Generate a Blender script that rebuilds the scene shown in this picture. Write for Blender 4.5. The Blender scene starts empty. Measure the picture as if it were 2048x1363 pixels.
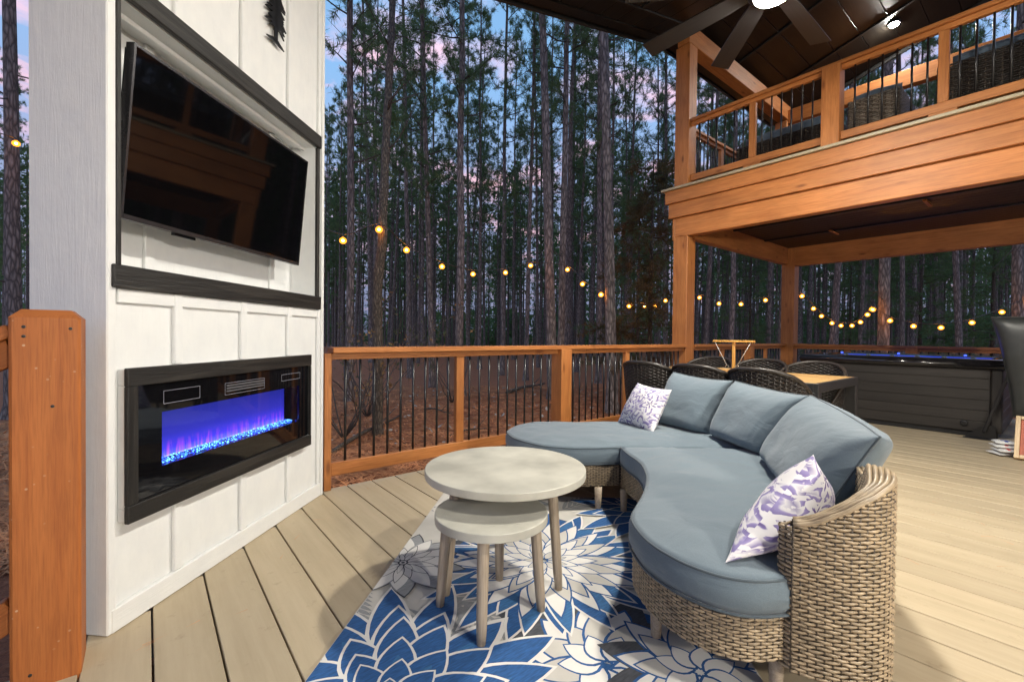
import bpy, bmesh, math, random
import numpy as np
from mathutils import Vector, Matrix, noise
from mathutils.geometry import delaunay_2d_cdt

S = 1.1                                   # all coordinates below are in units of 1.1 m (camera height = 1)
rnd = random.Random(7)
scene = bpy.context.scene
col = scene.collection

# ------------------------------------------------------------------ camera
F, W, H = 901.15, 2048, 1363
_p, _r, _h = (math.radians(a) for a in (-.732, .598, -39.02))
_f0 = np.array([-math.sin(_h), math.cos(_h), 0]); _r0 = np.array([math.cos(_h), math.sin(_h), 0]); _u0 = np.array([0, 0, 1.])
FWD = math.cos(_p)*_f0 + math.sin(_p)*_u0; _u1 = -math.sin(_p)*_f0 + math.cos(_p)*_u0
RGT = math.cos(_r)*_r0 + math.sin(_r)*_u1; UPV = -math.sin(_r)*_r0 + math.cos(_r)*_u1
CAM = np.array([0, 0, 1.])
cd = bpy.data.cameras.new('camera'); cam = bpy.data.objects.new('camera', cd); col.objects.link(cam)
cd.sensor_width = 36; cd.lens = F/W*36; cd.clip_start = .02; cd.clip_end = 2000
cam.matrix_world = Matrix([[RGT[i], UPV[i], -FWD[i], CAM[i]*S] for i in range(3)] + [[0, 0, 0, 1]])
scene.camera = cam

# ------------------------------------------------------------------ sky (dusk), exposure
SKY = 1.42
world = bpy.data.worlds.new('World'); scene.world = world; world.use_nodes = True
def build_world():
    nt = world.node_tree; nt.nodes.clear(); N = nt.nodes.new; L = nt.links.new
    out = N('ShaderNodeOutputWorld'); bg = N('ShaderNodeBackground'); bg.inputs[1].default_value = SKY
    tc = N('ShaderNodeTexCoord'); sep = N('ShaderNodeSeparateXYZ'); L(tc.outputs['Generated'], sep.inputs[0])
    ramp = N('ShaderNodeValToRGB'); L(sep.outputs['Z'], ramp.inputs[0]); e = ramp.color_ramp.elements
    e[0].position = 0; e[0].color = (.09, .11, .19, 1); e[1].position = 1; e[1].color = (.13, .26, .46, 1)
    for p, c in ((.10, (.16, .18, .28, 1)), (.30, (.23, .29, .46, 1)), (.48, (.17, .32, .54, 1)), (.62, (.14, .29, .50, 1))):
        k = e.new(p); k.color = c
    # cloud sheet seen in perspective
    add = N('ShaderNodeMath'); add.operation = 'ADD'; add.inputs[1].default_value = .12; L(sep.outputs['Z'], add.inputs[0])
    mx = N('ShaderNodeMath'); mx.operation = 'MAXIMUM'; mx.inputs[1].default_value = .05; L(add.outputs[0], mx.inputs[0])
    dv = N('ShaderNodeVectorMath'); dv.operation = 'DIVIDE'; L(tc.outputs['Generated'], dv.inputs[0])
    cmb = N('ShaderNodeCombineXYZ'); L(mx.outputs[0], cmb.inputs[0]); L(mx.outputs[0], cmb.inputs[1]); cmb.inputs[2].default_value = 1e3
    L(cmb.outputs[0], dv.inputs[1])
    nz = N('ShaderNodeTexNoise'); nz.inputs['Scale'].default_value = 2.6; nz.inputs['Detail'].default_value = 6; nz.inputs['Roughness'].default_value = .62; nz.inputs['Distortion'].default_value = .4
    L(dv.outputs[0], nz.inputs['Vector'])
    cr = N('ShaderNodeValToRGB'); cr.color_ramp.elements[0].position = .50; cr.color_ramp.elements[1].position = .70
    L(nz.outputs['Fac'], cr.inputs[0])
    cc = N('ShaderNodeValToRGB'); L(sep.outputs['Z'], cc.inputs[0]); q = cc.color_ramp.elements
    q[0].position = .05; q[0].color = (.24, .20, .28, 1); q[1].position = .75; q[1].color = (.36, .46, .72, 1)
    k = q.new(.28); k.color = (.82, .42, .42, 1); k = q.new(.44); k.color = (.80, .46, .50, 1)
    mix = N('ShaderNodeMix'); mix.data_type = 'RGBA'
    L(cr.outputs[0], mix.inputs['Factor']); L(ramp.outputs[0], mix.inputs['A']); L(cc.outputs[0], mix.inputs['B'])
    L(mix.outputs['Result'], bg.inputs[0]); L(bg.outputs[0], out.inputs[0])
build_world()
vs = scene.view_settings; vs.view_transform = 'Standard'; vs.look = 'None'; vs.exposure = 0.30; vs.gamma = 1
cy = scene.cycles; cy.use_denoising = True; cy.max_bounces = 6; cy.diffuse_bounces = 3; cy.glossy_bounces = 3; cy.transparent_max_bounces = 8
cy.transmission_bounces = 4; cy.caustics_reflective = False; cy.caustics_refractive = False; cy.sample_clamp_indirect = 4.0; cy.blur_glossy = .5
FAN_L, BALC_L, FILL_LANTERN_L, BULB_L, FILL_DOME_L = 1080.0, 1300.0, 860.0, 150.0, 400.0     # radiance of the lit lamps; lantern and porch dome are added fill

# ------------------------------------------------------------------ pixel -> place
def ray(x, y): return FWD + (x-W/2)/F*RGT - (y-H/2)/F*UPV
def onplane(x, y, n, c):
    d = ray(x, y); n = np.array(n, float); return CAM + d*((c-CAM@n)/(d@n))
def G(x, y, z=0): return onplane(x, y, (0, 0, 1), z)
def PX(x, y, c): return onplane(x, y, (1, 0, 0), c)
def PY(x, y, c): return onplane(x, y, (0, 1, 0), c)
def AT(x, y, d): return CAM + ray(x, y)*d
s2 = 2**-.5
def TW(t, w, z=0): return np.array([s2*(t+w), s2*(t-w), z])     # fireplace wall frame: t along it, w out of it
def PW(x, y, c):
    p = onplane(x, y, (s2, -s2, 0), c); return s2*(p[0]+p[1]), p[2]

# ------------------------------------------------------------------ objects
WM = {}
def place(o, M, parent=None):
    M = M.copy(); M.translation = M.translation*S
    if parent is not None:
        o.parent = parent; o.matrix_parent_inverse = WM[parent.name].inverted()
    o.matrix_basis = M; WM[o.name] = M
def link(name, mesh, M=None, parent=None):
    o = bpy.data.objects.new(name, mesh); col.objects.link(o); place(o, M or Matrix(), parent); return o
def T(p): return Matrix.Translation(Vector([float(a) for a in p]))
def thing(name, label, cat, loc=(0, 0, 0), group=None):
    o = link(name, None, T(loc)); o.empty_display_size = .1
    tag(o, label, cat, group); return o
def tag(o, label, cat, group=None):
    o['label'] = label; o['category'] = cat
    if group: o['group'] = group
    return o
def kind(o, k): o['kind'] = k; return o

class MB:
    """collects vertices and faces (in scene units)"""
    def __init__(s): s.v = []; s.f = []; s.m = []; s.n = 0
    def add(s, v, f, m=0):
        v = np.asarray(v, float).reshape(-1, 3); s.v.append(v); k = s.n
        s.f += [tuple(int(i)+k for i in q) for q in f]; s.m += [m]*len(f); s.n += len(v); return k
    def box(s, c, d, R=None, m=0):
        c = np.array(c, float); h = np.array(d, float)/2
        v = np.array([(x, y, z) for x in (-1, 1) for y in (-1, 1) for z in (-1, 1)])*h
        if R is not None: v = v @ np.array(R).T
        s.add(v+c, [(0, 1, 3, 2), (4, 6, 7, 5), (0, 4, 5, 1), (2, 3, 7, 6), (0, 2, 6, 4), (1, 5, 7, 3)], m)
    def tube(s, pts, r, k=6, m=0, caps=True, flat=1.0):
        P = np.array(pts, float); n = len(P); r = np.broadcast_to(np.array(r, float), (n,))
        tg = np.gradient(P, axis=0); tg /= np.linalg.norm(tg, axis=1)[:, None]+1e-12
        a = np.array([0, 0, 1.]) if abs(tg[0][2]) < .9 else np.array([1., 0, 0])
        V = []
        for i in range(n):
            b = np.cross(tg[i], a); b /= np.linalg.norm(b)+1e-12; a = np.cross(b, tg[i])
            for j in range(k):
                w = 2*math.pi*j/k; V.append(P[i]+r[i]*(math.cos(w)*b*flat+math.sin(w)*a))
        Fc = [(i*k+j, i*k+(j+1) % k, (i+1)*k+(j+1) % k, (i+1)*k+j) for i in range(n-1) for j in range(k)]
        if caps: Fc += [tuple(range(k))[::-1], tuple((n-1)*k+j for j in range(k))]
        s.add(V, Fc, m)
    def lathe(s, prof, k=24, c=(0, 0, 0), m=0):
        V = [(c[0]+r*math.cos(2*math.pi*j/k), c[1]+r*math.sin(2*math.pi*j/k), c[2]+z) for r, z in prof for j in range(k)]
        n = len(prof)
        Fc = [(i*k+j, i*k+(j+1) % k, (i+1)*k+(j+1) % k, (i+1)*k+j) for i in range(n-1) for j in range(k)]
        Fc += [tuple(range(k))[::-1], tuple((n-1)*k+j for j in range(k))]
        s.add(V, Fc, m)
    def mesh(s, name, mats, smooth=False, fixn=False):
        me = bpy.data.meshes.new(name); v = np.concatenate(s.v)*S
        me.from_pydata(v.tolist(), [], s.f)
        for mt in (mats if isinstance(mats, (list, tuple)) else [mats]): me.materials.append(mt)
        me.polygons.foreach_set('material_index', s.m)
        if smooth: me.polygons.foreach_set('use_smooth', [True]*len(me.polygons))
        if fixn:
            bm = bmesh.new(); bm.from_mesh(me); bmesh.ops.recalc_face_normals(bm, faces=bm.faces); bm.to_mesh(me); bm.free()
        me.update(); return me
    def obj(s, name, mats, parent=None, smooth=False, M=None, fixn=False):
        return link(name, s.mesh(name, mats, smooth, fixn), M, parent)
def fast_mesh(name, V, Tri, mats, mi=None):
    """triangles from arrays (scene units)"""
    me = bpy.data.meshes.new(name); V = np.asarray(V, np.float32)*S; Tri = np.asarray(Tri, np.int32)
    me.vertices.add(len(V)); me.vertices.foreach_set('co', V.ravel())
    me.loops.add(Tri.size); me.loops.foreach_set('vertex_index', Tri.ravel())
    me.polygons.add(len(Tri)); me.polygons.foreach_set('loop_start', np.arange(0, Tri.size, 3, dtype=np.int32))
    for mt in (mats if isinstance(mats, (list, tuple)) else [mats]): me.materials.append(mt)
    if mi is not None: me.polygons.foreach_set('material_index', np.asarray(mi, np.int32))
    me.update(calc_edges=True); me.validate(); return me

_bx = {}
def bmesh_box(dims, mat, bev):
    key = (tuple(round(d, 4) for d in dims), mat.name, round(bev, 4))
    if key in _bx: return _bx[key]
    bm = bmesh.new(); bmesh.ops.create_cube(bm, size=1)
    bmesh.ops.scale(bm, vec=Vector(dims)*S, verts=bm.verts)
    if bev > 0: bmesh.ops.bevel(bm, geom=bm.edges[:], offset=min(bev, .3*min(dims))*S, segments=1, affect='EDGES')
    me = bpy.data.meshes.new('board'); bm.to_mesh(me); bm.free(); me.materials.append(mat); _bx[key] = me; return me
I3 = ((1, 0, 0), (0, 1, 0), (0, 0, 1))
WALLF = ((s2, s2, 0), (-s2, s2, 0), (0, 0, 1))
def board(name, c, d, mat, parent=None, grain=0, frame=I3, bev=.003):
    """box with centre c, sizes d along the frame axes; wood grain runs along frame axis `grain`"""
    i, j, k = grain, (grain+1) % 3, (grain+2) % 3
    me = bmesh_box((d[i], d[j], d[k]), mat, bev)
    ax = [Vector(frame[q]) for q in (i, j, k)]
    M = Matrix(((ax[0][0], ax[1][0], ax[2][0], c[0]), (ax[0][1], ax[1][1], ax[2][1], c[1]), (ax[0][2], ax[1][2], ax[2][2], c[2]), (0, 0, 0, 1)))
    return link(name, me, M, parent)
def span(name, x, y, z, mat, parent=None, grain=None, bev=.003):
    d = (x[1]-x[0], y[1]-y[0], z[1]-z[0])
    if grain is None: grain = int(np.argmax(d))
    return board(name, ((x[0]+x[1])/2, (y[0]+y[1])/2, (z[0]+z[1])/2), d, mat, parent, grain, I3, bev)
def wspan(name, t, w, z, mat, parent=None, grain=None, bev=.003):
    d = (t[1]-t[0], w[1]-w[0], z[1]-z[0])
    if grain is None: grain = int(np.argmax(d))
    return board(name, TW((t[0]+t[1])/2, (w[0]+w[1])/2, (z[0]+z[1])/2), d, mat, parent, grain, WALLF, bev)
def bar(name, p, q, a, b, mat, parent=None, bev=.003, up=(0, 0, 1)):
    """bar from p to q; a across, b along up"""
    p, q = np.array(p, float), np.array(q, float); x = q-p; L = np.linalg.norm(x); x /= L
    y = np.cross(up, x); y /= np.linalg.norm(y); z = np.cross(x, y)
    return board(name, (p+q)/2, (L, a, b), mat, parent, 0, (x, y, z), bev)

# ------------------------------------------------------------------ materials
def mat_new(name):
    m = bpy.data.materials.new(name); m.use_nodes = True; nt = m.node_tree; b = nt.nodes['Principled BSDF']; return m, nt, b
def nd(nt, t, **kw):
    n = nt.nodes.new(t)
    for k, v in kw.items():
        if k.startswith('i_'):
            n.inputs[k[2:].replace('_', ' ')].default_value = v
        else: setattr(n, k, v)
    return n
def ramp(nt, stops):
    n = nt.nodes.new('ShaderNodeValToRGB'); e = n.color_ramp.elements
    e[0].position, e[1].position = stops[0][0], stops[-1][0]; e[0].color = (*stops[0][1], 1); e[1].color = (*stops[-1][1], 1)
    for p, c in stops[1:-1]:
        k = e.new(p); k.color = (*c, 1)
    return n
def coords(nt, scale, rand=True):
    tc = nd(nt, 'ShaderNodeTexCoord'); mp = nd(nt, 'ShaderNodeMapping'); mp.inputs['Scale'].default_value = scale
    nt.links.new(tc.outputs['Object'], mp.inputs['Vector'])
    if rand:
        oi = nd(nt, 'ShaderNodeObjectInfo'); ml = nd(nt, 'ShaderNodeMath', operation='MULTIPLY'); ml.inputs[1].default_value = 37.
        nt.links.new(oi.outputs['Random'], ml.inputs[0]); nt.links.new(ml.outputs[0], mp.inputs['Location'])
    return mp
def bump(nt, b, src, strength, dist=.01):
    bp = nd(nt, 'ShaderNodeBump'); bp.inputs['Strength'].default_value = strength; bp.inputs['Distance'].default_value = dist
    nt.links.new(src, bp.inputs['Height']); nt.links.new(bp.outputs[0], b.inputs['Normal']); return bp
def wood(name, dark, mid, light, rough=.55, bmp=.25, gscale=(1.6, 26, 26), knots=True, vary=.25, spec=.4, speck=0):
    m, nt, b = mat_new(name); L = nt.links.new
    mp = coords(nt, gscale)
    n1 = nd(nt, 'ShaderNodeTexNoise', i_Scale=1.0, i_Detail=7., i_Roughness=.62, i_Distortion=.9); L(mp.outputs[0], n1.inputs['Vector'])
    r = ramp(nt, [(.25, dark), (.5, mid), (.78, light)]); L(n1.outputs['Fac'], r.inputs[0]); colr = r.outputs[0]
    mpf = coords(nt, (gscale[0]*5, gscale[1]*7, gscale[2]*7)); nf = nd(nt, 'ShaderNodeTexNoise', i_Scale=1., i_Detail=3., i_Roughness=.6); L(mpf.outputs[0], nf.inputs['Vector'])
    rf = ramp(nt, [(.30, (.62, .60, .58)), (.55, (1, 1, 1)), (.8, (1.12, 1.1, 1.08))]); L(nf.outputs['Fac'], rf.inputs[0]); mf = nd(nt, 'ShaderNodeMix', data_type='RGBA', blend_type='MULTIPLY'); mf.inputs['Factor'].default_value = .6; L(colr, mf.inputs['A']); L(rf.outputs[0], mf.inputs['B']); colr = mf.outputs['Result']
    # broad blotches of stain
    mp2 = coords(nt, (2.2, 5, 5)); n2 = nd(nt, 'ShaderNodeTexNoise', i_Scale=1., i_Detail=3.); L(mp2.outputs[0], n2.inputs['Vector'])
    mr = nd(nt, 'ShaderNodeMapRange'); mr.inputs[1].default_value = .3; mr.inputs[2].default_value = .7; mr.inputs[3].default_value = 1-vary; mr.inputs[4].default_value = 1+vary*.5
    L(n2.outputs['Fac'], mr.inputs[0])
    oi = nd(nt, 'ShaderNodeObjectInfo'); mr2 = nd(nt, 'ShaderNodeMapRange'); mr2.inputs[3].default_value = 1-vary*.7; mr2.inputs[4].default_value = 1+vary*.5
    L(oi.outputs['Random'], mr2.inputs[0]); ml = nd(nt, 'ShaderNodeMath', operation='MULTIPLY'); L(mr.outputs[0], ml.inputs[0]); L(mr2.outputs[0], ml.inputs[1])
    hs = nd(nt, 'ShaderNodeHueSaturation'); L(ml.outputs[0], hs.inputs['Value']); L(colr, hs.inputs['Color']); colr = hs.outputs[0]
    if knots:
        mp3 = coords(nt, (2.3, 7, 7)); vo = nd(nt, 'ShaderNodeTexVoronoi', i_Scale=1.); L(mp3.outputs[0], vo.inputs['Vector'])
        kr = ramp(nt, [(.05, (0, 0, 0)), (.16, (1, 1, 1))]); L(vo.outputs['Distance'], kr.inputs[0])
        mx = nd(nt, 'ShaderNodeMix', data_type='RGBA'); L(kr.outputs[0], mx.inputs['Factor']); mx.inputs['A'].default_value = (*[c*.6 for c in dark], 1); L(colr, mx.inputs['B']); colr = mx.outputs['Result']
    if speck:
        mp4 = coords(nt, (34, 34, 34)); v4 = nd(nt, 'ShaderNodeTexVoronoi', i_Scale=1.); L(mp4.outputs[0], v4.inputs['Vector']); k4 = ramp(nt, [(.09, (1, 1, 1)), (.14, (0, 0, 0))]); L(v4.outputs['Distance'], k4.inputs[0])
        n4 = nd(nt, 'ShaderNodeTexNoise', i_Scale=.12, i_Detail=2.); L(mp4.outputs[0], n4.inputs['Vector']); k5 = ramp(nt, [(.5, (0, 0, 0)), (.62, (speck, speck, speck))]); L(n4.outputs['Fac'], k5.inputs[0])
        mm4 = nd(nt, 'ShaderNodeMath', operation='MULTIPLY'); L(k4.outputs[0], mm4.inputs[0]); L(k5.outputs[0], mm4.inputs[1]); mx4 = nd(nt, 'ShaderNodeMix', data_type='RGBA'); L(mm4.outputs[0], mx4.inputs['Factor']); L(colr, mx4.inputs['A']); mx4.inputs['B'].default_value = (.5, .34, .22, 1); colr = mx4.outputs['Result']
    L(colr, b.inputs['Base Color']); b.inputs['Roughness'].default_value = rough; b.inputs['Specular IOR Level'].default_value = spec
    ab = nd(nt, 'ShaderNodeMath', operation='MULTIPLY_ADD'); ab.inputs[1].default_value = .5; L(nf.outputs['Fac'], ab.inputs[0]); L(n1.outputs['Fac'], ab.inputs[2])
    bump(nt, b, ab.outputs[0], bmp, .004); return m
def plain(name, c, rough=.6, noise_amt=.12, nscale=(30, 30, 30), metal=0, bmp=.0, spec=.5, coat=0):
    m, nt, b = mat_new(name); L = nt.links.new; mp = coords(nt, nscale)
    n = nd(nt, 'ShaderNodeTexNoise', i_Scale=1., i_Detail=5.); L(mp.outputs[0], n.inputs['Vector'])
    r = ramp(nt, [(.3, [x*(1-noise_amt) for x in c]), (.7, [min(1, x*(1+noise_amt)) for x in c])]); L(n.outputs['Fac'], r.inputs[0]); L(r.outputs[0], b.inputs['Base Color'])
    b.inputs['Roughness'].default_value = rough; b.inputs['Metallic'].default_value = metal; b.inputs['Specular IOR Level'].default_value = spec; b.inputs['Coat Weight'].default_value = coat
    if bmp: bump(nt, b, n.outputs['Fac'], bmp, .004)
    return m
def emis(name, c, s):
    m, nt, b = mat_new(name); b.inputs['Base Color'].default_value = (*c, 1); b.inputs['Emission Color'].default_value = (*c, 1); b.inputs['Emission Strength'].default_value = s; return m
CEDAR = wood('cedar_stain', (.34, .112, .029), (.45, .168, .047), (.52, .215, .066), .5, vary=.18)
CEDAR_OLD = wood('cedar_weathered', (.31, .090, .020), (.38, .118, .027), (.43, .145, .037), .6, knots=False, vary=.16, speck=.8)
CEDAR_DIM = wood('cedar_dark', (.33, .110, .028), (.44, .165, .046), (.52, .212, .065), .55, vary=.18)
def deck_mat():
    m, nt, b = mat_new('deck_paint'); L = nt.links.new
    mp = coords(nt, (.8, 9, 9)); n = nd(nt, 'ShaderNodeTexNoise', i_Scale=1.4, i_Detail=6., i_Roughness=.65); L(mp.outputs[0], n.inputs['Vector'])
    r = ramp(nt, [(.28, (.39, .315, .205)), (.5, (.445, .362, .242)), (.72, (.49, .405, .278))]); L(n.outputs['Fac'], r.inputs[0])
    mp2 = coords(nt, (14, 14, 14)); n2 = nd(nt, 'ShaderNodeTexNoise', i_Scale=1., i_Detail=8., i_Roughness=.7); L(mp2.outputs[0], n2.inputs['Vector'])
    r2 = ramp(nt, [(.30, (.55, .5, .45)), (.40, (1, 1, 1))]); L(n2.outputs['Fac'], r2.inputs[0])
    mx = nd(nt, 'ShaderNodeMix', data_type='RGBA', blend_type='MULTIPLY'); mx.inputs['Factor'].default_value = .4; L(r.outputs[0], mx.inputs['A']); L(r2.outputs[0], mx.inputs['B'])
    oi = nd(nt, 'ShaderNodeObjectInfo'); mr = nd(nt, 'ShaderNodeMapRange'); mr.inputs[3].default_value = .89; mr.inputs[4].default_value = 1.06; L(oi.outputs['Random'], mr.inputs[0])
    hs = nd(nt, 'ShaderNodeHueSaturation'); L(mr.outputs[0], hs.inputs['Value']); L(mx.outputs['Result'], hs.inputs['Color']); L(hs.outputs[0], b.inputs['Base Color'])
    rr = nd(nt, 'ShaderNodeMapRange'); rr.inputs[3].default_value = .42; rr.inputs[4].default_value = .7; L(n2.outputs['Fac'], rr.inputs[0]); L(rr.outputs[0], b.inputs['Roughness'])
    mp3 = coords(nt, (1.5, 60, 60)); n3 = nd(nt, 'ShaderNodeTexNoise', i_Scale=1., i_Detail=4.); L(mp3.outputs[0], n3.inputs['Vector']); bump(nt, b, n3.outputs['Fac'], .12, .004); return m
DECK = deck_mat()
def white_mat():
    m, nt, b = mat_new('white_rough_sawn'); L = nt.links.new
    mp = coords(nt, (3, 55, 55)); n = nd(nt, 'ShaderNodeTexNoise', i_Scale=1., i_Detail=8., i_Roughness=.7, i_Distortion=1.2); L(mp.outputs[0], n.inputs['Vector'])
    mp2 = coords(nt, (9, 14, 14)); n2 = nd(nt, 'ShaderNodeTexNoise', i_Scale=1., i_Detail=5., i_Roughness=.6); L(mp2.outputs[0], n2.inputs['Vector'])
    ad = nd(nt, 'ShaderNodeMath', operation='ADD'); L(n.outputs['Fac'], ad.inputs[0]); L(n2.outputs['Fac'], ad.inputs[1])
    r = ramp(nt, [(.3, (.69, .70, .70)), (.7, (.745, .752, .74))]); L(n2.outputs['Fac'], r.inputs[0]); L(r.outputs[0], b.inputs['Base Color'])
    b.inputs['Roughness'].default_value = .62; bump(nt, b, ad.outputs[0], .42, .005); return m
WHITE = white_mat()
BLACKWOOD = wood('black_timber', (.006, .006, .006), (.015, .014, .013), (.045, .040, .034), .5, .9, (2.0, 34, 34), False, .1)
METALB = plain('black_metal', (.012, .012, .013), .28, .1, spec=.5)
DARKCEIL = wood('dark_ceiling', (.004, .0035, .003), (.008, .0065, .005), (.016, .011, .007), .36, .35, (1.2, 30, 30), False, .35, spec=.32)
BLACKPAINT = plain('black_paint', (.012, .012, .012), .45)
TRIM = plain('cream_trim', (.36, .305, .205), .5, .08)
LEGWOOD = wood('whitewashed_leg', (.26, .20, .14), (.40, .325, .24), (.48, .40, .31), .55, .15, (2.5, 60, 60), False, .1)
TEAK = wood('teak_top', (.45, .24, .08), (.60, .36, .14), (.68, .43, .19), .4, .1, (1.5, 40, 40), False, .1)
CONCRETE = plain('grey_composite', (.46, .445, .38), .42, .24, (5, 5, 5), bmp=.05)
FABRIC_C = (.128, .166, .194)
def fabric_mat(name, c):
    m, nt, b = mat_new(name); L = nt.links.new
    mp = coords(nt, (420, 420, 420), False); wv = nd(nt, 'ShaderNodeTexNoise', i_Scale=1., i_Detail=2.); L(mp.outputs[0], wv.inputs['Vector'])
    mp2 = coords(nt, (4, 4, 9)); n = nd(nt, 'ShaderNodeTexNoise', i_Scale=1.3, i_Detail=4., i_Distortion=.8); L(mp2.outputs[0], n.inputs['Vector'])
    r = ramp(nt, [(.3, [x*.90 for x in c]), (.7, [x*1.08 for x in c])]); L(wv.outputs['Fac'], r.inputs[0]); L(r.outputs[0], b.inputs['Base Color'])
    b.inputs['Roughness'].default_value = .85; b.inputs['Sheen Weight'].default_value = .25; b.inputs['Specular IOR Level'].default_value = .25
    b1 = nd(nt, 'ShaderNodeBump', i_Strength=.30, i_Distance=.03); L(n.outputs['Fac'], b1.inputs['Height'])
    b2 = nd(nt, 'ShaderNodeBump', i_Strength=.12, i_Distance=.001); L(wv.outputs['Fac'], b2.inputs['Height']); L(b1.outputs[0], b2.inputs['Normal']); L(b2.outputs[0], b.inputs['Normal']); return m
FABRIC = fabric_mat('blue_grey_fabric', FABRIC_C)
PIPING = fabric_mat('piping', tuple(x*.55 for x in FABRIC_C))
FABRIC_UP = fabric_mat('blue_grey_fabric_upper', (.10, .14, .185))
def wicker_mat(name, c):
    m, nt, b = mat_new(name); L = nt.links.new
    mp = coords(nt, (25, 25, 25), False); n = nd(nt, 'ShaderNodeTexNoise', i_Scale=1., i_Detail=3.); L(mp.outputs[0], n.inputs['Vector'])
    r = ramp(nt, [(.3, [x*.72 for x in c]), (.5, c), (.72, [x*1.3 for x in c])]); L(n.outputs['Fac'], r.inputs[0]); L(r.outputs[0], b.inputs['Base Color']); b.inputs['Roughness'].default_value = .42; return m
WICKER = wicker_mat('natural_wicker', (.34, .258, .162)); WICKERD = wicker_mat('dark_wicker', (.028, .022, .018)); WICKERG = wicker_mat('grey_wicker', (.17, .14, .11))
STAKE = plain('wicker_stake', (.075, .056, .038), .6)
def pillow_mat():
    m, nt, b = mat_new('purple_flower_print'); L = nt.links.new
    tc = nd(nt, 'ShaderNodeTexCoord'); mp = nd(nt, 'ShaderNodeMapping'); mp.inputs['Scale'].default_value = (2.0, 2.0, 2.0); L(tc.outputs['UV'], mp.inputs['Vector'])
    nz = nd(nt, 'ShaderNodeTexNoise', i_Scale=1.6, i_Detail=3.); L(mp.outputs[0], nz.inputs['Vector'])
    md = nd(nt, 'ShaderNodeMix', data_type='RGBA', blend_type='LINEAR_LIGHT'); md.inputs['Factor'].default_value = .22; L(mp.outputs[0], md.inputs['A']); L(nz.outputs['Color'], md.inputs['B'])
    vo = nd(nt, 'ShaderNodeTexVoronoi', i_Scale=.62, i_Randomness=1.); vo.voronoi_dimensions = '2D'; L(md.outputs['Result'], vo.inputs['Vector'])
    # petals: angle round each cell centre
    sb = nd(nt, 'ShaderNodeVectorMath', operation='SUBTRACT'); L(md.outputs['Result'], sb.inputs[0])
    dv = nd(nt, 'ShaderNodeVectorMath', operation='SCALE'); dv.inputs['Scale'].default_value = 1.0; L(vo.outputs['Position'], dv.inputs[0]); L(dv.outputs[0], sb.inputs[1])
    sp = nd(nt, 'ShaderNodeSeparateXYZ'); L(sb.outputs[0], sp.inputs[0]); at = nd(nt, 'ShaderNodeMath', operation='ARCTAN2'); L(sp.outputs[1], at.inputs[0]); L(sp.outputs[0], at.inputs[1])
    m6 = nd(nt, 'ShaderNodeMath', operation='MULTIPLY'); m6.inputs[1].default_value = 6; L(at.outputs[0], m6.inputs[0]); co = nd(nt, 'ShaderNodeMath', operation='COSINE'); L(m6.outputs[0], co.inputs[0])
    m2 = nd(nt, 'ShaderNodeMath', operation='MULTIPLY_ADD'); m2.inputs[1].default_value = .13; L(co.outputs[0], m2.inputs[0]); L(vo.outputs['Distance'], m2.inputs[2])
    r1 = ramp(nt, [(.0, (.09, .05, .16)), (.09, (.20, .15, .38)), (.13, (.72, .69, .70)), (.34, (.78, .75, .74)), (.36, (.19, .145, .34)), (.49, (.31, .26, .48)), (.53, (.74, .71, .71)), (.72, (.20, .16, .35)), (.77, (.75, .72, .71))])
    L(m2.outputs[0], r1.inputs[0])
    n3 = nd(nt, 'ShaderNodeTexNoise', i_Scale=1.1, i_Detail=4., i_Distortion=2.5); L(mp.outputs[0], n3.inputs['Vector']); r3 = ramp(nt, [(.52, (0, 0, 0)), (.56, (1, 1, 1))]); L(n3.outputs['Fac'], r3.inputs[0])
    mx = nd(nt, 'ShaderNodeMix', data_type='RGBA'); L(r3.outputs[0], mx.inputs['Factor']); L(r1.outputs[0], mx.inputs['A']); mx.inputs['B'].default_value = (.76, .73, .72, 1)
    L(mx.outputs['Result'], b.inputs['Base Color']); b.inputs['Roughness'].default_value = .8; return m
PILLOW = pillow_mat()
def bark_mat(name, d, l, sc=1.):
    m, nt, b = mat_new(name); L = nt.links.new
    mp = coords(nt, (15*sc, 15*sc, 4.2*sc)); nw = nd(nt, 'ShaderNodeTexNoise', i_Scale=.8, i_Detail=4.); L(mp.outputs[0], nw.inputs['Vector']); mw = nd(nt, 'ShaderNodeMix', data_type='RGBA', blend_type='LINEAR_LIGHT'); mw.inputs['Factor'].default_value = .45; L(mp.outputs[0], mw.inputs['A']); L(nw.outputs['Color'], mw.inputs['B']); vo = nd(nt, 'ShaderNodeTexVoronoi', i_Scale=1., feature='DISTANCE_TO_EDGE'); L(mw.outputs['Result'], vo.inputs['Vector'])
    mpn = coords(nt, (22, 22, 7)); n = nd(nt, 'ShaderNodeTexNoise', i_Scale=1., i_Detail=6., i_Roughness=.65); L(mpn.outputs[0], n.inputs['Vector'])
    mu = nd(nt, 'ShaderNodeMath', operation='MULTIPLY'); L(vo.outputs['Distance'], mu.inputs[0]); L(n.outputs['Fac'], mu.inputs[1])
    r = ramp(nt, [(.0, [x*.35 for x in d]), (.10, d), (.34, l)]); L(mu.outputs[0], r.inputs[0]); L(r.outputs[0], b.inputs['Base Color']); b.inputs['Roughness'].default_value = .9; bump(nt, b, mu.outputs[0], 1., .05); return m
BARK = bark_mat('pine_bark', (.25, .20, .175), (.54, .455, .40)); BARK2 = bark_mat('smooth_bark', (.13, .10, .075), (.25, .20, .15), 2.2)
TWIG = plain('dead_twig', (.085, .066, .055), .9)
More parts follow.
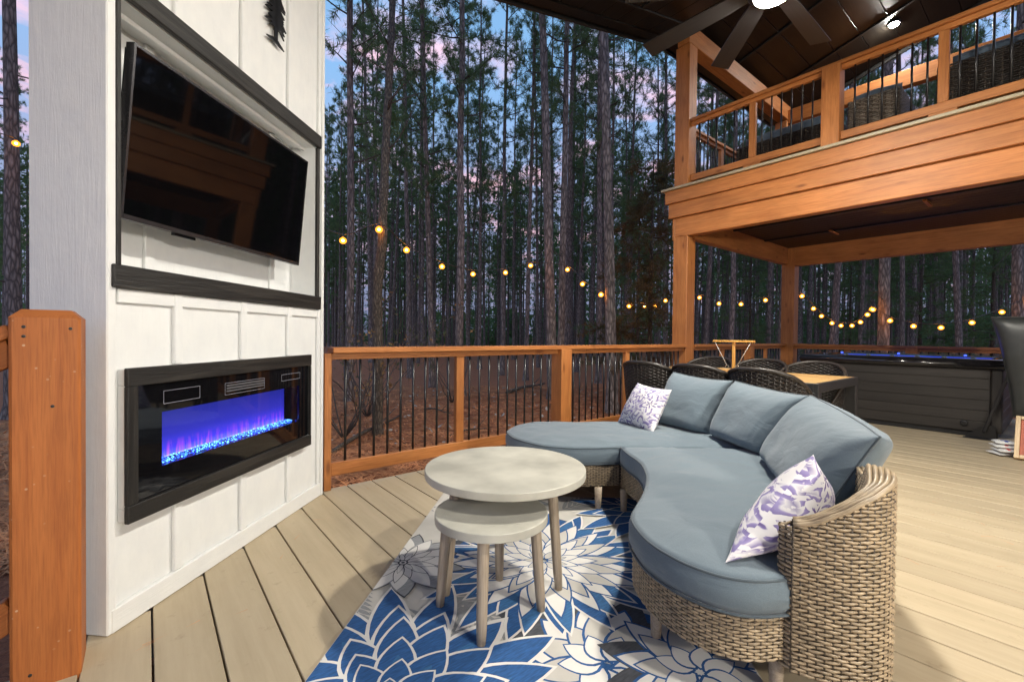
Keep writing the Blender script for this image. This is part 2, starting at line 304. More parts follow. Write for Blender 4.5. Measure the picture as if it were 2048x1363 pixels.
def leafmat(name, a, c):
    m, nt, b = mat_new(name); L = nt.links.new
    mp = coords(nt, (1.6, 1.6, 1.6)); n = nd(nt, 'ShaderNodeTexNoise', i_Scale=1., i_Detail=3.); L(mp.outputs[0], n.inputs['Vector'])
    r = ramp(nt, [(.3, a), (.7, c)]); L(n.outputs['Fac'], r.inputs[0]); L(r.outputs[0], b.inputs['Base Color']); b.inputs['Roughness'].default_value = .6
    tr = nd(nt, 'ShaderNodeBsdfTranslucent'); L(r.outputs[0], tr.inputs[0]); ms = nd(nt, 'ShaderNodeMixShader'); ms.inputs[0].default_value = .5
    L(b.outputs[0], ms.inputs[1]); L(tr.outputs[0], ms.inputs[2]); L(ms.outputs[0], nt.nodes['Material Output'].inputs[0]); return m
NEEDLE = leafmat('pine_needles', (.085, .165, .065), (.20, .27, .10)); NEEDLE_RUST = leafmat('rusty_needles', (.06, .085, .03), (.21, .11, .04)); LEAF = leafmat('autumn_leaf', (.26, .20, .09), (.30, .13, .05)); LEAFG = leafmat('olive_leaf', (.08, .10, .04), (.16, .17, .07))
def ground_mat():
    m, nt, b = mat_new('pine_straw_ground'); L = nt.links.new
    mp = coords(nt, (7, 7, 7), False); n = nd(nt, 'ShaderNodeTexNoise', i_Scale=3., i_Detail=10., i_Roughness=.75, i_Distortion=1.5); L(mp.outputs[0], n.inputs['Vector'])
    r = ramp(nt, [(.3, (.15, .042, .016)), (.5, (.46, .145, .055)), (.72, (.62, .27, .13))]); L(n.outputs['Fac'], r.inputs[0]); L(r.outputs[0], b.inputs['Base Color']); b.inputs['Roughness'].default_value = .9; bump(nt, b, n.outputs['Fac'], 1., .06); return m
GROUND = ground_mat(); STRAW = plain('pine_straw', (.60, .24, .09), .8, .5, (3, 3, 3))
GLASSB = plain('black_glass', (.004, .004, .005), .04, .0, spec=.6)
SCREEN = plain('tv_screen', (.002, .002, .0025), .04, .0, spec=.32)
BLUES = [plain('rug_cream', (.50, .475, .43), .9, .09, (8, 8, 8), bmp=.1), plain('rug_blue', (.018, .082, .235), .9, .28, (30, 160, 30), bmp=.1), plain('rug_white', (.66, .635, .595), .9, .05, (9, 9, 9)), plain('rug_charcoal', (.055, .058, .068), .9, .25, (30, 120, 30)),
         plain('rug_grey', (.26, .265, .27), .9, .15, (30, 120, 30)), plain('rug_sand', (.53, .46, .37), .9, .08, (8, 8, 8)), plain('rug_midblue', (.03, .115, .27), .9, .25, (30, 160, 30))]

# ================================================================== SETTING
# ---- ground
GZ = -.42
def ground():
    n = 130; xs = np.concatenate([np.linspace(-260, -30, 14), np.linspace(-28, 60, 102), np.linspace(66, 260, 14)])
    V = []; 
    for y in xs:
        for x in xs:
            d = math.hypot(x-2, y-1); a = min(1, max(0, (d-6)/14))
            V.append((x, y, GZ+a*.32*noise.noise(Vector((x*.13, y*.13, 3)))+.03*noise.noise(Vector((x*.9, y*.9, 1)))))
    mb = MB(); mb.add(V, [(j*n+i, j*n+i+1, (j+1)*n+i+1, (j+1)*n+i) for j in range(n-1) for i in range(n-1)])
    o = mb.obj('ground', GROUND, smooth=True); kind(o, 'structure'); o['label'] = 'forest floor covered in rust brown pine straw'
ground()
def gz(x, y):
    d = math.hypot(x-2, y-1); a = min(1, max(0, (d-6)/14))
    return GZ+a*.32*noise.noise(Vector((x*.13, y*.13, 3)))+.03*noise.noise(Vector((x*.9, y*.9, 1)))
# ---- deck: boards run along Y
deck = kind(link('deck_floor', None), 'structure'); deck['label'] = 'tan painted timber deck of wide boards'
PITCH = .1685; x = .0138-.1685*5; DY1 = 2.985
i = 0
while x < 8.45:
    x0, x1 = x+.0030, x+PITCH-.0030; xm = (x0+x1)/2
    y1 = DY1
    if x1 < .86: y1 = min(DY1, xm+2.13)
    y0 = -3.2
    span('deck_board', (x0, x1), (y0, y1), (-.034+rnd.uniform(-.0012, .0012), rnd.uniform(-.0012, .0)), DECK, deck, 1, .002)
    x += PITCH; i += 1
span('joist_frame', (-.75, 8.4), (-3.1, 1.2), (-.2, -.045), BLACKPAINT, deck)
span('joist_frame', (.95, 8.4), (1.2, 2.95), (-.2, -.045), BLACKPAINT, deck)
span('rim_board', (.9, 8.45), (2.99, 3.02), (-.24, -.02), CEDAR_DIM, deck)
rr = np.random.default_rng(3)

# ================================================================== FIREPLACE WALL
TL, TR, WF, WTOP = 1.327, 2.655, -1.457, 3.9
wall = thing('fireplace_wall', 'tall white board-and-batten chimney wall with black timber bands', 'wall', TW(2, -1.6))
WP_ = -1.474                                  # face of the flat panels
BK = -1.62                                    # back of the TV recess
fz0, fz1, ft0, ft1 = .40, .815, 1.44, 2.47    # opening for the fire
for t, z in (((TL+.02, ft0), (0, 1.15)), ((ft1, TR-.03), (0, 1.15)), ((ft0, ft1), (0, fz0)), ((ft0, ft1), (fz1, 1.15)), ((TL+.02, TR-.03), (2.19, WTOP))):
    wspan('panel', t, (WP_-.03, WP_), z, WHITE, wall, 2, 0)
wspan('recess_back', (TL+.02, TR-.03), (BK-.03, BK), (1.15, 2.19), WHITE, wall, 2, 0)
wspan('recess_side', (TL+.02, TL+.045), (BK, WP_), (1.221, 2.114), WHITE, wall, 2, 0)
wspan('recess_side', (2.585, TR-.03), (BK, WP_), (1.221, 2.114), WHITE, wall, 2, 0)
wspan('recess_top', (TL+.02, TR-.03), (BK, WP_), (2.114, 2.19), WHITE, wall, 0, 0)
wspan('recess_trim', (TL+.05, 2.58), (-1.56, -1.535), (2.095, 2.1135), WHITE, wall, 0)
wspan('recess_sill', (TL+.02, TR-.03), (BK, WP_), (1.15, 1.2205), WHITE, wall, 0, 0)
wspan('recess_batten', (2.36, 2.40), (BK, BK+.015), (1.2215, 2.113), WHITE, wall, 2)
wspan('recess_batten', (1.60, 1.64), (BK, BK+.015), (1.2215, 2.113), WHITE, wall, 2)
for t in (1.595, 1.957, 2.315):
    wspan('batten', (t-.019, t+.019), (WP_, WF), (.0805, fz0-.062), WHITE, wall, 2)
    wspan('batten', (t-.019, t+.019), (WP_, WF), (fz1+.062, 1.1425), WHITE, wall, 2)
    wspan('batten', (t-.019, t+.019), (WP_, WF), (2.193, WTOP), WHITE, wall, 2)
wspan('baseboard', (TL+.001, TR-.026), (WP_, WF+.003), (.001, .08), WHITE, wall, 0)
wspan('top_rail_trim', (TL+.03, 2.60), (WP_, WF-.004), (1.095, 1.1425), WHITE, wall, 0)
wspan('corner_board', (TR-.055, TR-.027), (WP_, WF-.001), (.081, 1.1425), WHITE, wall, 2)
wspan('corner_board', (TR-.055, TR-.027), (WP_, WF-.001), (2.193, WTOP), WHITE, wall, 2)
wspan('corner_board', (TR-.026, TR), (-1.60, WF+.006), (0, WTOP), WHITE, wall, 2)
wspan('end_panel', (TL-.012, TL+.02), (-1.745, WF), (0, WTOP), WHITE, wall, 2, .004)
wspan('rear_panel', (TL+.02, TR), (-1.745, -1.72), (-.4, WTOP), WHITE, wall, 2, 0)
wspan('side_panel', (TR-.02, TR-.002), (-1.72, -1.601), (-.4, WTOP), WHITE, wall, 2, 0)
wspan('black_beam', (TL+.002, 2.613), (WF-.012, WF+.012), (1.143, 1.2205), BLACKWOOD, wall, 0, .004)
wspan('black_beam', (TL+.002, 2.613), (WF-.012, WF+.012), (2.1145, 2.19), BLACKWOOD, wall, 0, .004)
wspan('black_trim', (2.588, 2.6125), (WP_, WF), (1.221, 2.114), BLACKWOOD, wall, 2, .002)
wspan('black_trim', (TL+.0205, TL+.036), (WP_, WF+.002), (1.221, 2.114), BLACKWOOD, wall, 2, .002)

# ---- electric fireplace
fire = thing('electric_fireplace', 'wide electric fireplace glowing blue and violet inside a rough black wood frame', 'fireplace', TW(1.95, -1.45, .35))
fa, fb, za, zb, wf = 1.358, 2.478, .352, .876, -1.432
wspan('backing_box', (fa+.004, fb-.004), (WP_+.001, wf-.012), (za+.004, fz0-.001), WHITE, fire, 0)
wspan('backing_box', (fa+.004, fb-.004), (WP_+.001, wf-.012), (fz1+.001, zb-.004), WHITE, fire, 0)
wspan('backing_box', (fa+.004, ft0-.001), (WP_+.001, wf-.012), (fz0-.001, fz1+.001), WHITE, fire, 2)
wspan('frame_board', (fa, fb), (wf-.012, wf+.006), (zb-.062, zb), BLACKWOOD, fire, 0, .003)
wspan('frame_board', (fa, fb), (wf-.012, wf+.006), (za, za+.06), BLACKWOOD, fire, 0, .003)
wspan('frame_board', (fa, fa+.04), (wf-.012, wf+.005), (za+.06, zb-.062), BLACKWOOD, fire, 2, .003)
wspan('frame_board', (fb-.012, fb), (wf-.012, wf+.005), (za+.06, zb-.062), BLACKWOOD, fire, 2, .003)
ga, gb, gza, gzb = fa+.04, fb-.012, za+.06, zb-.062
q0 = PW(325, 820, -1.44); q1 = PW(325, 931, -1.44); q2 = PW(599, 773, -1.44); q3 = PW(599, 838, -1.44)
oa, ob, oz0, oz1 = q0[0], q2[0], (q1[1]+q3[1])/2-.004, (q0[1]+q2[1])/2
for t, z in (((ga, oa), (gza, gzb)), ((ob, gb), (gza, gzb)), ((oa, ob), (gza, oz0)), ((oa, ob), (oz1, gzb))):
    wspan('black_glass', t, (-1.452, -1.442), z, GLASSB, fire, 0, 0)
def flame_mat():
    m, nt, b = mat_new('blue_flame_screen'); L = nt.links.new
    tc = nd(nt, 'ShaderNodeTexCoord'); sp = nd(nt, 'ShaderNodeSeparateXYZ'); L(tc.outputs['Generated'], sp.inputs[0])
    mp = nd(nt, 'ShaderNodeMapping'); mp.inputs['Scale'].default_value = (60, 1, 1.6); L(tc.outputs['Generated'], mp.inputs[0])
    n = nd(nt, 'ShaderNodeTexNoise', i_Scale=1., i_Detail=5., i_Distortion=.6); L(mp.outputs[0], n.inputs['Vector'])
    g = ramp(nt, [(0, (.35, .6, 1.)), (.04, (.10, .14, 1.)), (.16, (.05, .04, .80)), (.45, (.025, .025, .42)), (1, (.012, .018, .20))]); L(sp.outputs['Z'], g.inputs[0])
    pr = ramp(nt, [(.46, (0, 0, 0)), (.74, (.62, .05, .20))]); L(n.outputs['Fac'], pr.inputs[0])
    fall = ramp(nt, [(.03, (1, 1, 1)), (.34, (0, 0, 0))]); L(sp.outputs['Z'], fall.inputs[0])
    mu = nd(nt, 'ShaderNodeMix', data_type='RGBA', blend_type='MULTIPLY'); mu.inputs['Factor'].default_value = 1; L(pr.outputs[0], mu.inputs['A']); L(fall.outputs[0], mu.inputs['B'])
    ad = nd(nt, 'ShaderNodeMix', data_type='RGBA', blend_type='ADD'); ad.inputs['Factor'].default_value = 1; L(g.outputs[0], ad.inputs['A']); L(mu.outputs['Result'], ad.inputs['B'])
    b.inputs['Base Color'].default_value = (.01, .01, .02, 1); L(ad.outputs['Result'], b.inputs['Emission Color']); b.inputs['Emission Strength'].default_value = 1.0; return m
mb = MB(); zc = (oz0+oz1)/2
mb.box((0, 0, 0), (ob-oa, .006, oz1-oz0)); fl = mb.obj('flame_screen', flame_mat(), fire, M=T(TW((oa+ob)/2, -1.535, zc)) @ Matrix.Rotation(math.pi/4, 4, 'Z'))
wspan('firebox', (oa-.02, ob+.02), (-1.56, -1.54), (oz0-.03, oz1+.02), BLACKPAINT, fire, 0, 0)
wspan('firebox_floor', (oa-.02, ob+.02), (-1.54, -1.453), (oz0-.03, oz0-.005), BLACKPAINT, fire, 0, 0)
mb = MB(); rr = np.random.default_rng(5)
for k in range(620):
    t = rr.uniform(oa, ob); w = rr.uniform(-1.528, -1.458); r = rr.uniform(.0022, .0042)
    v = rr.normal(size=(6, 3)); v = np.array([(1, 0, 0), (-1, 0, 0), (0, 1, 0), (0, -1, 0), (0, 0, 1), (0, 0, -1)])*r*rr.uniform(.6, 1.3, (6, 1)) @ np.array(Matrix.Rotation(rr.uniform(0, 3), 3, 'X') @ Matrix.Rotation(rr.uniform(0, 3), 3, 'Y'))
    mb.add(v+TW(t, w, oz0+rr.uniform(0, .008)), [(0, 2, 4), (2, 1, 4), (1, 3, 4), (3, 0, 4), (2, 0, 5), (1, 2, 5), (3, 1, 5), (0, 3, 5)], k % 3)
kind(mb.obj('crystal_embers', [emis('ember_blue', (.04, .16, 1.), 2.6), emis('ember_cyan', (.16, .55, 1.), 2.2), emis('ember_deep', (.02, .05, 1.), 2.2)], fire), 'stuff')
def pane_mat(name, tint=(1, 1, 1), r=.02):
    m = bpy.data.materials.new(name); m.use_nodes = True; nt = m.node_tree; nt.nodes.clear(); L = nt.links.new
    o = nd(nt, 'ShaderNodeOutputMaterial'); g = nd(nt, 'ShaderNodeBsdfGlossy', i_Roughness=r); t = nd(nt, 'ShaderNodeBsdfTransparent'); t.inputs[0].default_value = (*tint, 1)
    fr = nd(nt, 'ShaderNodeFresnel', i_IOR=1.45); ms = nd(nt, 'ShaderNodeMixShader'); L(fr.outputs[0], ms.inputs[0]); L(t.outputs[0], ms.inputs[1]); L(g.outputs[0], ms.inputs[2]); L(ms.outputs[0], o.inputs[0]); return m
mb = MB(); p = [TW(oa, -1.4425, oz0), TW(ob, -1.4425, oz0), TW(ob, -1.4425, oz1), TW(oa, -1.4425, oz1)]
mb.add(p, [(0, 1, 2, 3)]); mb.obj('glass_pane', pane_mat('clear_pane'), fire)
LINE = plain('grey_line', (.30, .30, .36), .4)
def outline(px, m, name):
    a = PW(px[0], px[1], -1.4415); b = PW(px[2], px[3], -1.4415); lw = .0016
    t0, t1 = a[0], b[0]; z1 = a[1]; z0 = b[1]; mb = MB()
    for (x0, x1, y0, y1) in ((t0, t1, z1-lw, z1), (t0, t1, z0, z0+lw), (t0, t0+lw, z0, z1), (t1-lw, t1, z0, z1)):
        mb.add([TW(x0, -1.4412, y0), TW(x1, -1.4412, y0), TW(x1, -1.4412, y1), TW(x0, -1.4412, y1)], [(0, 1, 2, 3)])
    mb.obj(name, m, fire)
def zz(x, y): return PW(x, y, -1.4415)
outline((327, 781, 400, 795), LINE, 'vent_outline'); outline((563, 749, 600, 756), LINE, 'vent_outline')
a = zz(451, 766); b = zz(528, 769)
for k in range(3):
    z = a[1]-.008-k*.012
    wspan('vent_slat', (a[0]+.004, b[0]-.004), (-1.4418, -1.436), (z-.007, z), plain('vent_grey%d' % k, (.10, .10, .11), .35), fire, 0, .001)
outline((450, 766, 529, 776), LINE, 'vent_outline')

# ---- television, tilted forward on its mount
tv = thing('television', 'flat black television tilted forward in the white recess above the fireplace', 'television', TW(1.9, -1.47, 1.4))
tb, tt, ta0, ta1 = (-1.477, 1.382), (-1.424, 1.966), 1.378, 2.423
def tvq(t, v, d):   # v 0..1 up the screen, d out of it
    up = np.array([tt[0]-tb[0], tt[1]-tb[1]]); L = np.linalg.norm(up); n = np.array([up[1], -up[0]])/L
    w = tb[0]+up[0]*v+n[0]*d; z = tb[1]+up[1]*v+n[1]*d; return TW(t, w, z)
def tvbox(name, t0, t1, v0, v1, d0, d1, mat):
    mb = MB(); V = [tvq(t, v, d) for t in (t0, t1) for v in (v0, v1) for d in (d0, d1)]
    mb.add(V, [(0, 1, 3, 2), (4, 6, 7, 5), (0, 4, 5, 1), (2, 3, 7, 6), (0, 2, 6, 4), (1, 5, 7, 3)]); return mb.obj(name, mat, tv, fixn=True)
BEZ = plain('dark_bezel', (.05, .05, .055), .25, metal=.6)
tvbox('screen', ta0+.008, ta1-.008, .028, .985, -.012, 0, SCREEN)
tvbox('bezel', ta0, ta0+.008, 0, 1, -.03, .002, BEZ); tvbox('bezel', ta1-.008, ta1, 0, 1, -.03, .002, BEZ)
tvbox('bezel', ta0+.008, ta1-.008, 0, .028, -.03, .003, BEZ); tvbox('bezel', ta0+.008, ta1-.008, .985, 1, -.03, .002, BEZ)
tvbox('back_shell', ta0+.01, ta1-.01, .03, .98, -.045, -.013, BLACKPAINT)
tvbox('wall_mount', 1.75, 2.05, .3, .7, -.13, -.046, METALB)
tvbox('sensor_lip', 1.60, 1.70, -.018, -.001, -.02, -.004, GLASSB)

# ---- metal pine tree wall art
art = thing('metal_tree_art', 'small black cut-metal pine tree hung on the white battens above the television', 'wall art', TW(2.16, WF, 2.45))
mb = MB(); tc_, zb_ = 2.175, 2.475
def leafq(pts, m=0):
    V = [TW(t, -1.462+.012, z) for t, z in pts]+[TW(t, -1.462+.004, z) for t, z in pts]; n = len(pts)
    mb.add(V, [tuple(range(n)), tuple(range(2*n-1, n-1, -1))]+[(i, (i+1) % n, (i+1) % n+n, i+n) for i in range(n)])
leafq([(tc_-.012, zb_), (tc_+.012, zb_), (tc_+.006, zb_+.55), (tc_-.004, zb_+.55)])
leafq([(tc_-.075, zb_-.004), (tc_+.07, zb_-.004), (tc_+.02, zb_+.018), (tc_-.02, zb_+.018)])
rr = np.random.default_rng(8)
for k in range(34):
    z = zb_+.075+k*.0135
    for sd in (-1, 1):
        l = (.085-.0017*k)*rr.uniform(.65, 1.15); dz = rr.uniform(.005, .03)
        leafq([(tc_, z), (tc_+sd*l*.5, z-.004), (tc_+sd*l, z-dz), (tc_+sd*l*.9, z+.008-dz), (tc_+sd*l*.4, z+.014), (tc_, z+.014)][::sd])
mb.obj('tree_plate', METALB, art, fixn=True)

# ---- stair newel and handrail at the left
stair = thing('stair_railing', 'weathered orange newel post with sloping stair rails at the left edge', 'railing', (-.22, 1.85, 0))
nx0, nx1, ny0, ny1 = -.292, -.149, 1.802, 1.942
nt_ = 1.042
span('newel_post', (nx0, nx1), (ny0, ny1), (-.4, nt_), CEDAR_OLD, stair, 2, .007)
mb = MB(); c = [(nx0, ny0), (nx1, ny0), (nx1, ny1), (nx0, ny1)]; ins = .022
mb.add([(x, y, nt_-.008) for x, y in c]+[(x+(ins if x == nx0 else -ins), y+(ins if y == ny0 else -ins), nt_+.016) for x, y in c], [(0, 1, 5, 4), (1, 2, 6, 5), (2, 3, 7, 6), (3, 0, 4, 7), (4, 5, 6, 7)])
mb.obj('post_cap', CEDAR_OLD, stair)
for z0, hgt, wd in ((1.0, .035, .10), (.945, .075, .04), (.20, .085, .04)):
    bar('handrail' if z0 > .9 else 'bottom_rail', (nx0+.002, 1.885, z0), (nx0-1.6, 1.885+.15, z0-.98), wd, hgt, CEDAR_OLD, stair)
for k in range(1, 12):
    x = nx0-.105*k; f = (nx0-x)/1.6
    mb = MB(); mb.tube([(x, 1.885+.15*f, .25-.98*f), (x, 1.885+.15*f, .93-.98*f)], .008, 8); mb.obj('baluster', METALB, stair, True)
for (px_, py_) in ((47, 653), (47, 672), (141, 657), (105, 812), (60, 1350)):
    q = PY(px_, py_, ny0-.0015); mb = MB(); mb.lathe([(.0045, -.001), (.004, .001), (.002, .0015)], 10); mb.obj('screw_head', BLACKPAINT, stair, False, T(q) @ Matrix.Rotation(math.pi/2, 4, 'X'))
steps = thing('stair_steps', 'tan stair treads going down beside the orange newel post', 'stairs', (-1.2, 1.4, -.4))
for k in range(2):
    span('tread', (-1.15-.26*k, -.86-.26*k), (.2, 1.85), (-.16-.17*k, -.125-.17*k), DECK, steps, 1)
    span('riser', (-.90-.26*k, -.885-.26*k), (.2, 1.85), (-.42, -.16-.17*k), DECK, steps, 1)

# ================================================================== DECK RAILINGS
BAL = {}
def baluster(p, z0, z1, parent, r=.0085):
    key = round(z1-z0, 3)
    if key not in BAL:
        mb = MB(); mb.tube([(0, 0, 0), (0, 0, z1-z0)], r, 10); BAL[key] = mb.mesh('baluster', METALB, True)
    return link('baluster', BAL[key], T((p[0], p[1], z0)), parent)
def railing(root, ax, c, a, b, zb, posts, mids, mat, pitch=.0955, top=.91, capw=.13, postw=.13, bot=.085, both=.085):
    """straight railing along axis ax (0 = X, 1 = Y) at cross position c from a to b; posts, mids: positions along it"""
    def sp(n, al, cr, z, m=mat, g=None):
        return span(n, al, cr, z, m, root, g) if ax == 0 else span(n, cr, al, z, m, root, g)
    cuts = sorted([a]+[p for p in posts]+[b])
    sp('cap_rail', (a, b), (c-capw*.5, c+capw*.5), (zb+top-.035, zb+top))
    edges = []
    for p in posts: sp('post', (p-postw/2, p+postw/2), (c-postw/2, c+postw/2), (zb-.02, zb+top-.0355), g=2)
    segs = []; q = a
    for p in sorted(posts):
        if p-postw/2 > q+.02: segs.append((q, p-postw/2))
        q = p+postw/2
    if b > q+.02: segs.append((q, b))
    for u, v in segs:
        sp('top_rail', (u+.001, v-.001), (c-.022, c+.022), (zb+top-.078, zb+top-.0355))
        sp('bottom_rail', (u+.001, v-.001), (c-.022, c+.022), (zb+bot, zb+bot+both))
        ms = [m for m in mids if u < m < v]
        for m in ms: sp('mid_post', (m-.034, m+.034), (c-.0215, c+.0215), (zb+bot+both+.0005, zb+top-.0785), g=2)
        bs = [u-.0]+[m for m in ms]+[v]
        for s0, s1 in zip(bs[:-1], bs[1:]):
            n = max(1, round((s1-s0)/pitch)-1)
            for k in range(1, n+1):
                t = s0+(s1-s0)*k/(n+1)
                if any(abs(t-m) < .05 for m in ms): continue
                baluster((t, c) if ax == 0 else (c, t), zb+bot+both-.005, zb+top-.07, root)
r1 = thing('deck_railing', 'orange stained railing with black metal balusters behind the sofa and coffee table', 'railing', (2.9, 2.96, 0))
railing(r1, 0, 2.975, .913, 5.10, 0, [3.01], [1.885, 3.985], CEDAR, postw=.135)
span('end_post', (.868, .912), (2.94, 3.01), (0, .872), CEDAR, r1, 2)
r2 = thing('deck_railing', 'shaded orange railing with black balusters between the two balcony posts', 'railing', (6.6, 2.96, 0))
railing(r2, 0, 2.975, 5.29, 8.12, 0, [6.9], [6.1, 7.5], CEDAR_DIM)
r3 = thing('deck_railing', 'dark orange railing running behind the hot tub', 'railing', (8.2, 1, 0))
railing(r3, 1, 8.22, -3., 2.86, 0, [1.35, -1.0], [2.1, .2, -2], CEDAR_DIM)

# ================================================================== BALCONY
bal = thing('balcony', 'raised orange timber balcony on square posts with stepped fascia boards', 'balcony', (5.2, 3, 0))
YB = -3.4
span('post', (5.10, 5.29), (2.93, 3.12), (0, 2.233), CEDAR, bal, 2, .006)
span('post', (8.131, 8.32), (2.801, 2.99), (0, 2.465), CEDAR_DIM, bal, 2, .006)
span('post', (8.13, 8.32), (-1.9, -1.71), (0, 2.18), CEDAR_DIM, bal, 2, .006)
span('post', (5.10, 5.29), (-3.1, -2.91), (0, 2.233), CEDAR, bal, 2, .006)
span('front_beam', (5.10, 5.22), (YB, 3.10), (2.234, 2.47), CEDAR, bal, 1, .005)
span('beam_end', (5.10, 5.22), (3.101, 3.135), (2.20, 2.47), CEDAR, bal, 2, .004)
span('fascia_board', (5.062, 5.0995), (YB, 3.17), (2.47, 2.645), CEDAR, bal, 1, .004)
span('fascia_board', (5.03, 5.061), (YB, 3.20), (2.645, 2.80), CEDAR, bal, 1, .004)
span('fascia_core', (5.062, 5.22), (YB, 3.16), (2.6455, 2.80), CEDAR, bal, 1, .002)
span('fascia_core', (5.10, 5.22), (YB, 3.16), (2.4705, 2.645), CEDAR, bal, 1, .002)
span('cream_trim', (4.995, 5.25), (YB, 3.24), (2.8005, 2.828), TRIM, bal, 1, .003)
span('side_beam', (5.2205, 8.13), (2.90, 3.0), (2.205, 2.47), CEDAR, bal, 0, .005)
span('side_fascia', (5.2205, 8.4), (3.08, 3.12), (2.47, 2.80), CEDAR_DIM, bal, 0, .004)
span('back_beam', (8.13, 8.24), (YB, 2.80), (2.165, 2.47), CEDAR_DIM, bal, 1, .005)
span('floor_slab', (5.2505, 8.5), (YB, 3.2), (2.72, 2.80), BLACKPAINT, bal, 1, 0)
x = 5.2235; 
while x < 8.12:
    span('soffit_board', (x, min(x+.118, 8.129)), (YB, 2.899), (2.462, 2.4705+rnd.uniform(0, .002)), DARKCEIL, bal, 1, .003); x += .121
for x0 in (6.2, 7.2): span('soffit_batten', (x0, x0+.05), (YB, 2.899), (2.445, 2.4615), BLACKPAINT, bal, 1)
a = PX(1690, 470, 6.2)
for (px, py) in ((1668, 464), (1855, 405)):
    p = G(px, py, 2.44); span('soffit_light_bar', (p[0]-.16, p[0]+.16), (p[1]-.016, p[1]+.016), (2.425, 2.4445), CEDAR, bal, 0)
# balcony guard rail
br = thing('balcony_railing', 'orange balcony guard rail with black balusters overlooking the deck', 'railing', (5.15, 1, 2.82))
ZB = 2.83
railing(br, 1, 5.165, YB, 2.93, ZB, [1.475, -.05, -1.6, -3.2], [2.215, .69, -.8], CEDAR, top=.815, bot=.07, both=.075, postw=.15, capw=.10)
for y in (2.215, .69): span('rail_block', (5.14, 5.19), (y-.09, y+.09), (ZB, ZB+.0695), CEDAR, br, 1)
span('post', (5.10, 5.28), (2.935, 3.12), (2.8285, 4.56), CEDAR, br, 2, .006)
br2 = thing('balcony_railing', 'short orange guard rail along the far side of the balcony', 'railing', (6.6, 2.97, 2.82))
railing(br2, 0, 3.03, 5.285, 8.1, ZB, [], [6.1, 7.1], CEDAR, top=.79, bot=.07, both=.075, capw=.10)
span('post', (8.1, 8.28), (2.94, 3.12), (2.8285, 4.55), CEDAR, br2, 2, .006)

# ---- roof
roof = thing('porch_roof', 'dark boarded roof and ceiling over the porch and balcony', 'roof', (5, 1, 4.6))
def slab(name, P, th, mat, parent):          # quad P (4 pts) given thickness upward
    mb = MB(); P = np.array(P, float); Q = P+np.array([0, 0, th]); mb.add(np.concatenate([P, Q]), [(3, 2, 1, 0), (4, 5, 6, 7), (0, 1, 5, 4), (1, 2, 6, 5), (2, 3, 7, 6), (3, 0, 4, 7)]); return mb.obj(name, mat, parent)
def zl(x): return 3.545+.243*x              # porch ceiling height
YE = 3.40
x = -1.6
while x < 4.95:
    x1 = min(x+.30, 4.98); sl = math.atan(.243); c = ((x+x1)/2, (YE-4)/2, zl((x+x1)/2)+.014)
    fr = ((math.cos(sl), 0, math.sin(sl)), (0, 1, 0), (-math.sin(sl), 0, math.cos(sl)))
    board('ceiling_board', c, ((x1-x)/math.cos(sl)-.006, YE+4, .022), DARKCEIL, roof, 1, fr, .003); x = x1
slab('roof_deck', [(-1.6, -4, zl(-1.6)+.03), (5.0, -4, zl(5)+.03), (5.0, YE+.02, zl(5)+.03), (-1.6, YE+.02, zl(-1.6)+.03)], .10, BLACKPAINT, roof)
bar('rake_fascia', (-1.6, YE+.035, zl(-1.6)+.055), (5.0, YE+.035, zl(5)+.055), .03, .15, BLACKPAINT, roof)
bar('rake_batten', (-1.6, YE-.10, zl(-1.6)-.002), (5.0, YE-.10, zl(5)-.002), .10, .025, DARKCEIL, roof)
bar('rake_batten', (-1.6, YE-.42, zl(-1.6)-.002), (5.0, YE-.42, zl(5)-.002), .03, .022, BLACKPAINT, roof)
for xx in (2.0, 4.15): span('ceiling_batten', (xx-.022, xx+.022), (-4, YE-.46), (zl(xx)-.03, zl(xx)-.006), BLACKPAINT, roof, 1)
SR = .30
def zr(y): return 4.80+SR*(YE-y)             # balcony ceiling height
y = YE
while y > -2.6:
    y1 = y-.30; sl = math.atan(SR); fr = ((1, 0, 0), (0, math.cos(sl), -math.sin(sl)), (0, math.sin(sl), math.cos(sl)))
    board('ceiling_board', (6.88, (y+y1)/2, zr((y+y1)/2)+.014), (3.72, .30/math.cos(sl)-.006, .022), DARKCEIL, roof, 0, fr, .003); y = y1
slab('roof_deck', [(5.02, -2.6, zr(-2.6)+.03), (8.78, -2.6, zr(-2.6)+.03), (8.78, YE+.02, zr(YE)+.03), (5.02, YE+.02, zr(YE)+.03)], .10, BLACKPAINT, roof)
span('eave_fascia', (5.0, 8.8), (YE+.021, YE+.05), (4.79, 4.93), BLACKPAINT, roof, 0)
bar('rake_fascia', (8.80, YE, zr(YE)+.03), (8.80, -2.6, zr(-2.6)+.03), .03, .15, BLACKPAINT, roof)
bar('gable_board', (5.0, YE, zl(5)+.12), (5.0, -2.6, (zr(-2.6)+4.8)/2), .02, .12, BLACKPAINT, roof)
for yy in (2.2, .9, -.5): span('ceiling_batten', (6.4, 6.44), (yy-1.2, yy), (4, 4.01), BLACKPAINT, roof) if False else None
bar('ceiling_batten', (6.55, YE-.1, zr(YE-.1)-.012), (6.55, -2.5, zr(-2.5)-.012), .04, .02, BLACKPAINT, roof)
bar('ceiling_batten', (7.75, YE-.1, zr(YE-.1)-.012), (7.75, -2.5, zr(-2.5)-.012), .04, .02, BLACKPAINT, roof)
span('side_beam', (5.10, 8.28), (2.94, 3.10), (4.57, 4.80), CEDAR, roof, 0, .005)
span('back_beam', (8.14, 8.27), (-2.6, 2.94), (4.50, 4.72), CEDAR, roof, 1, .005)
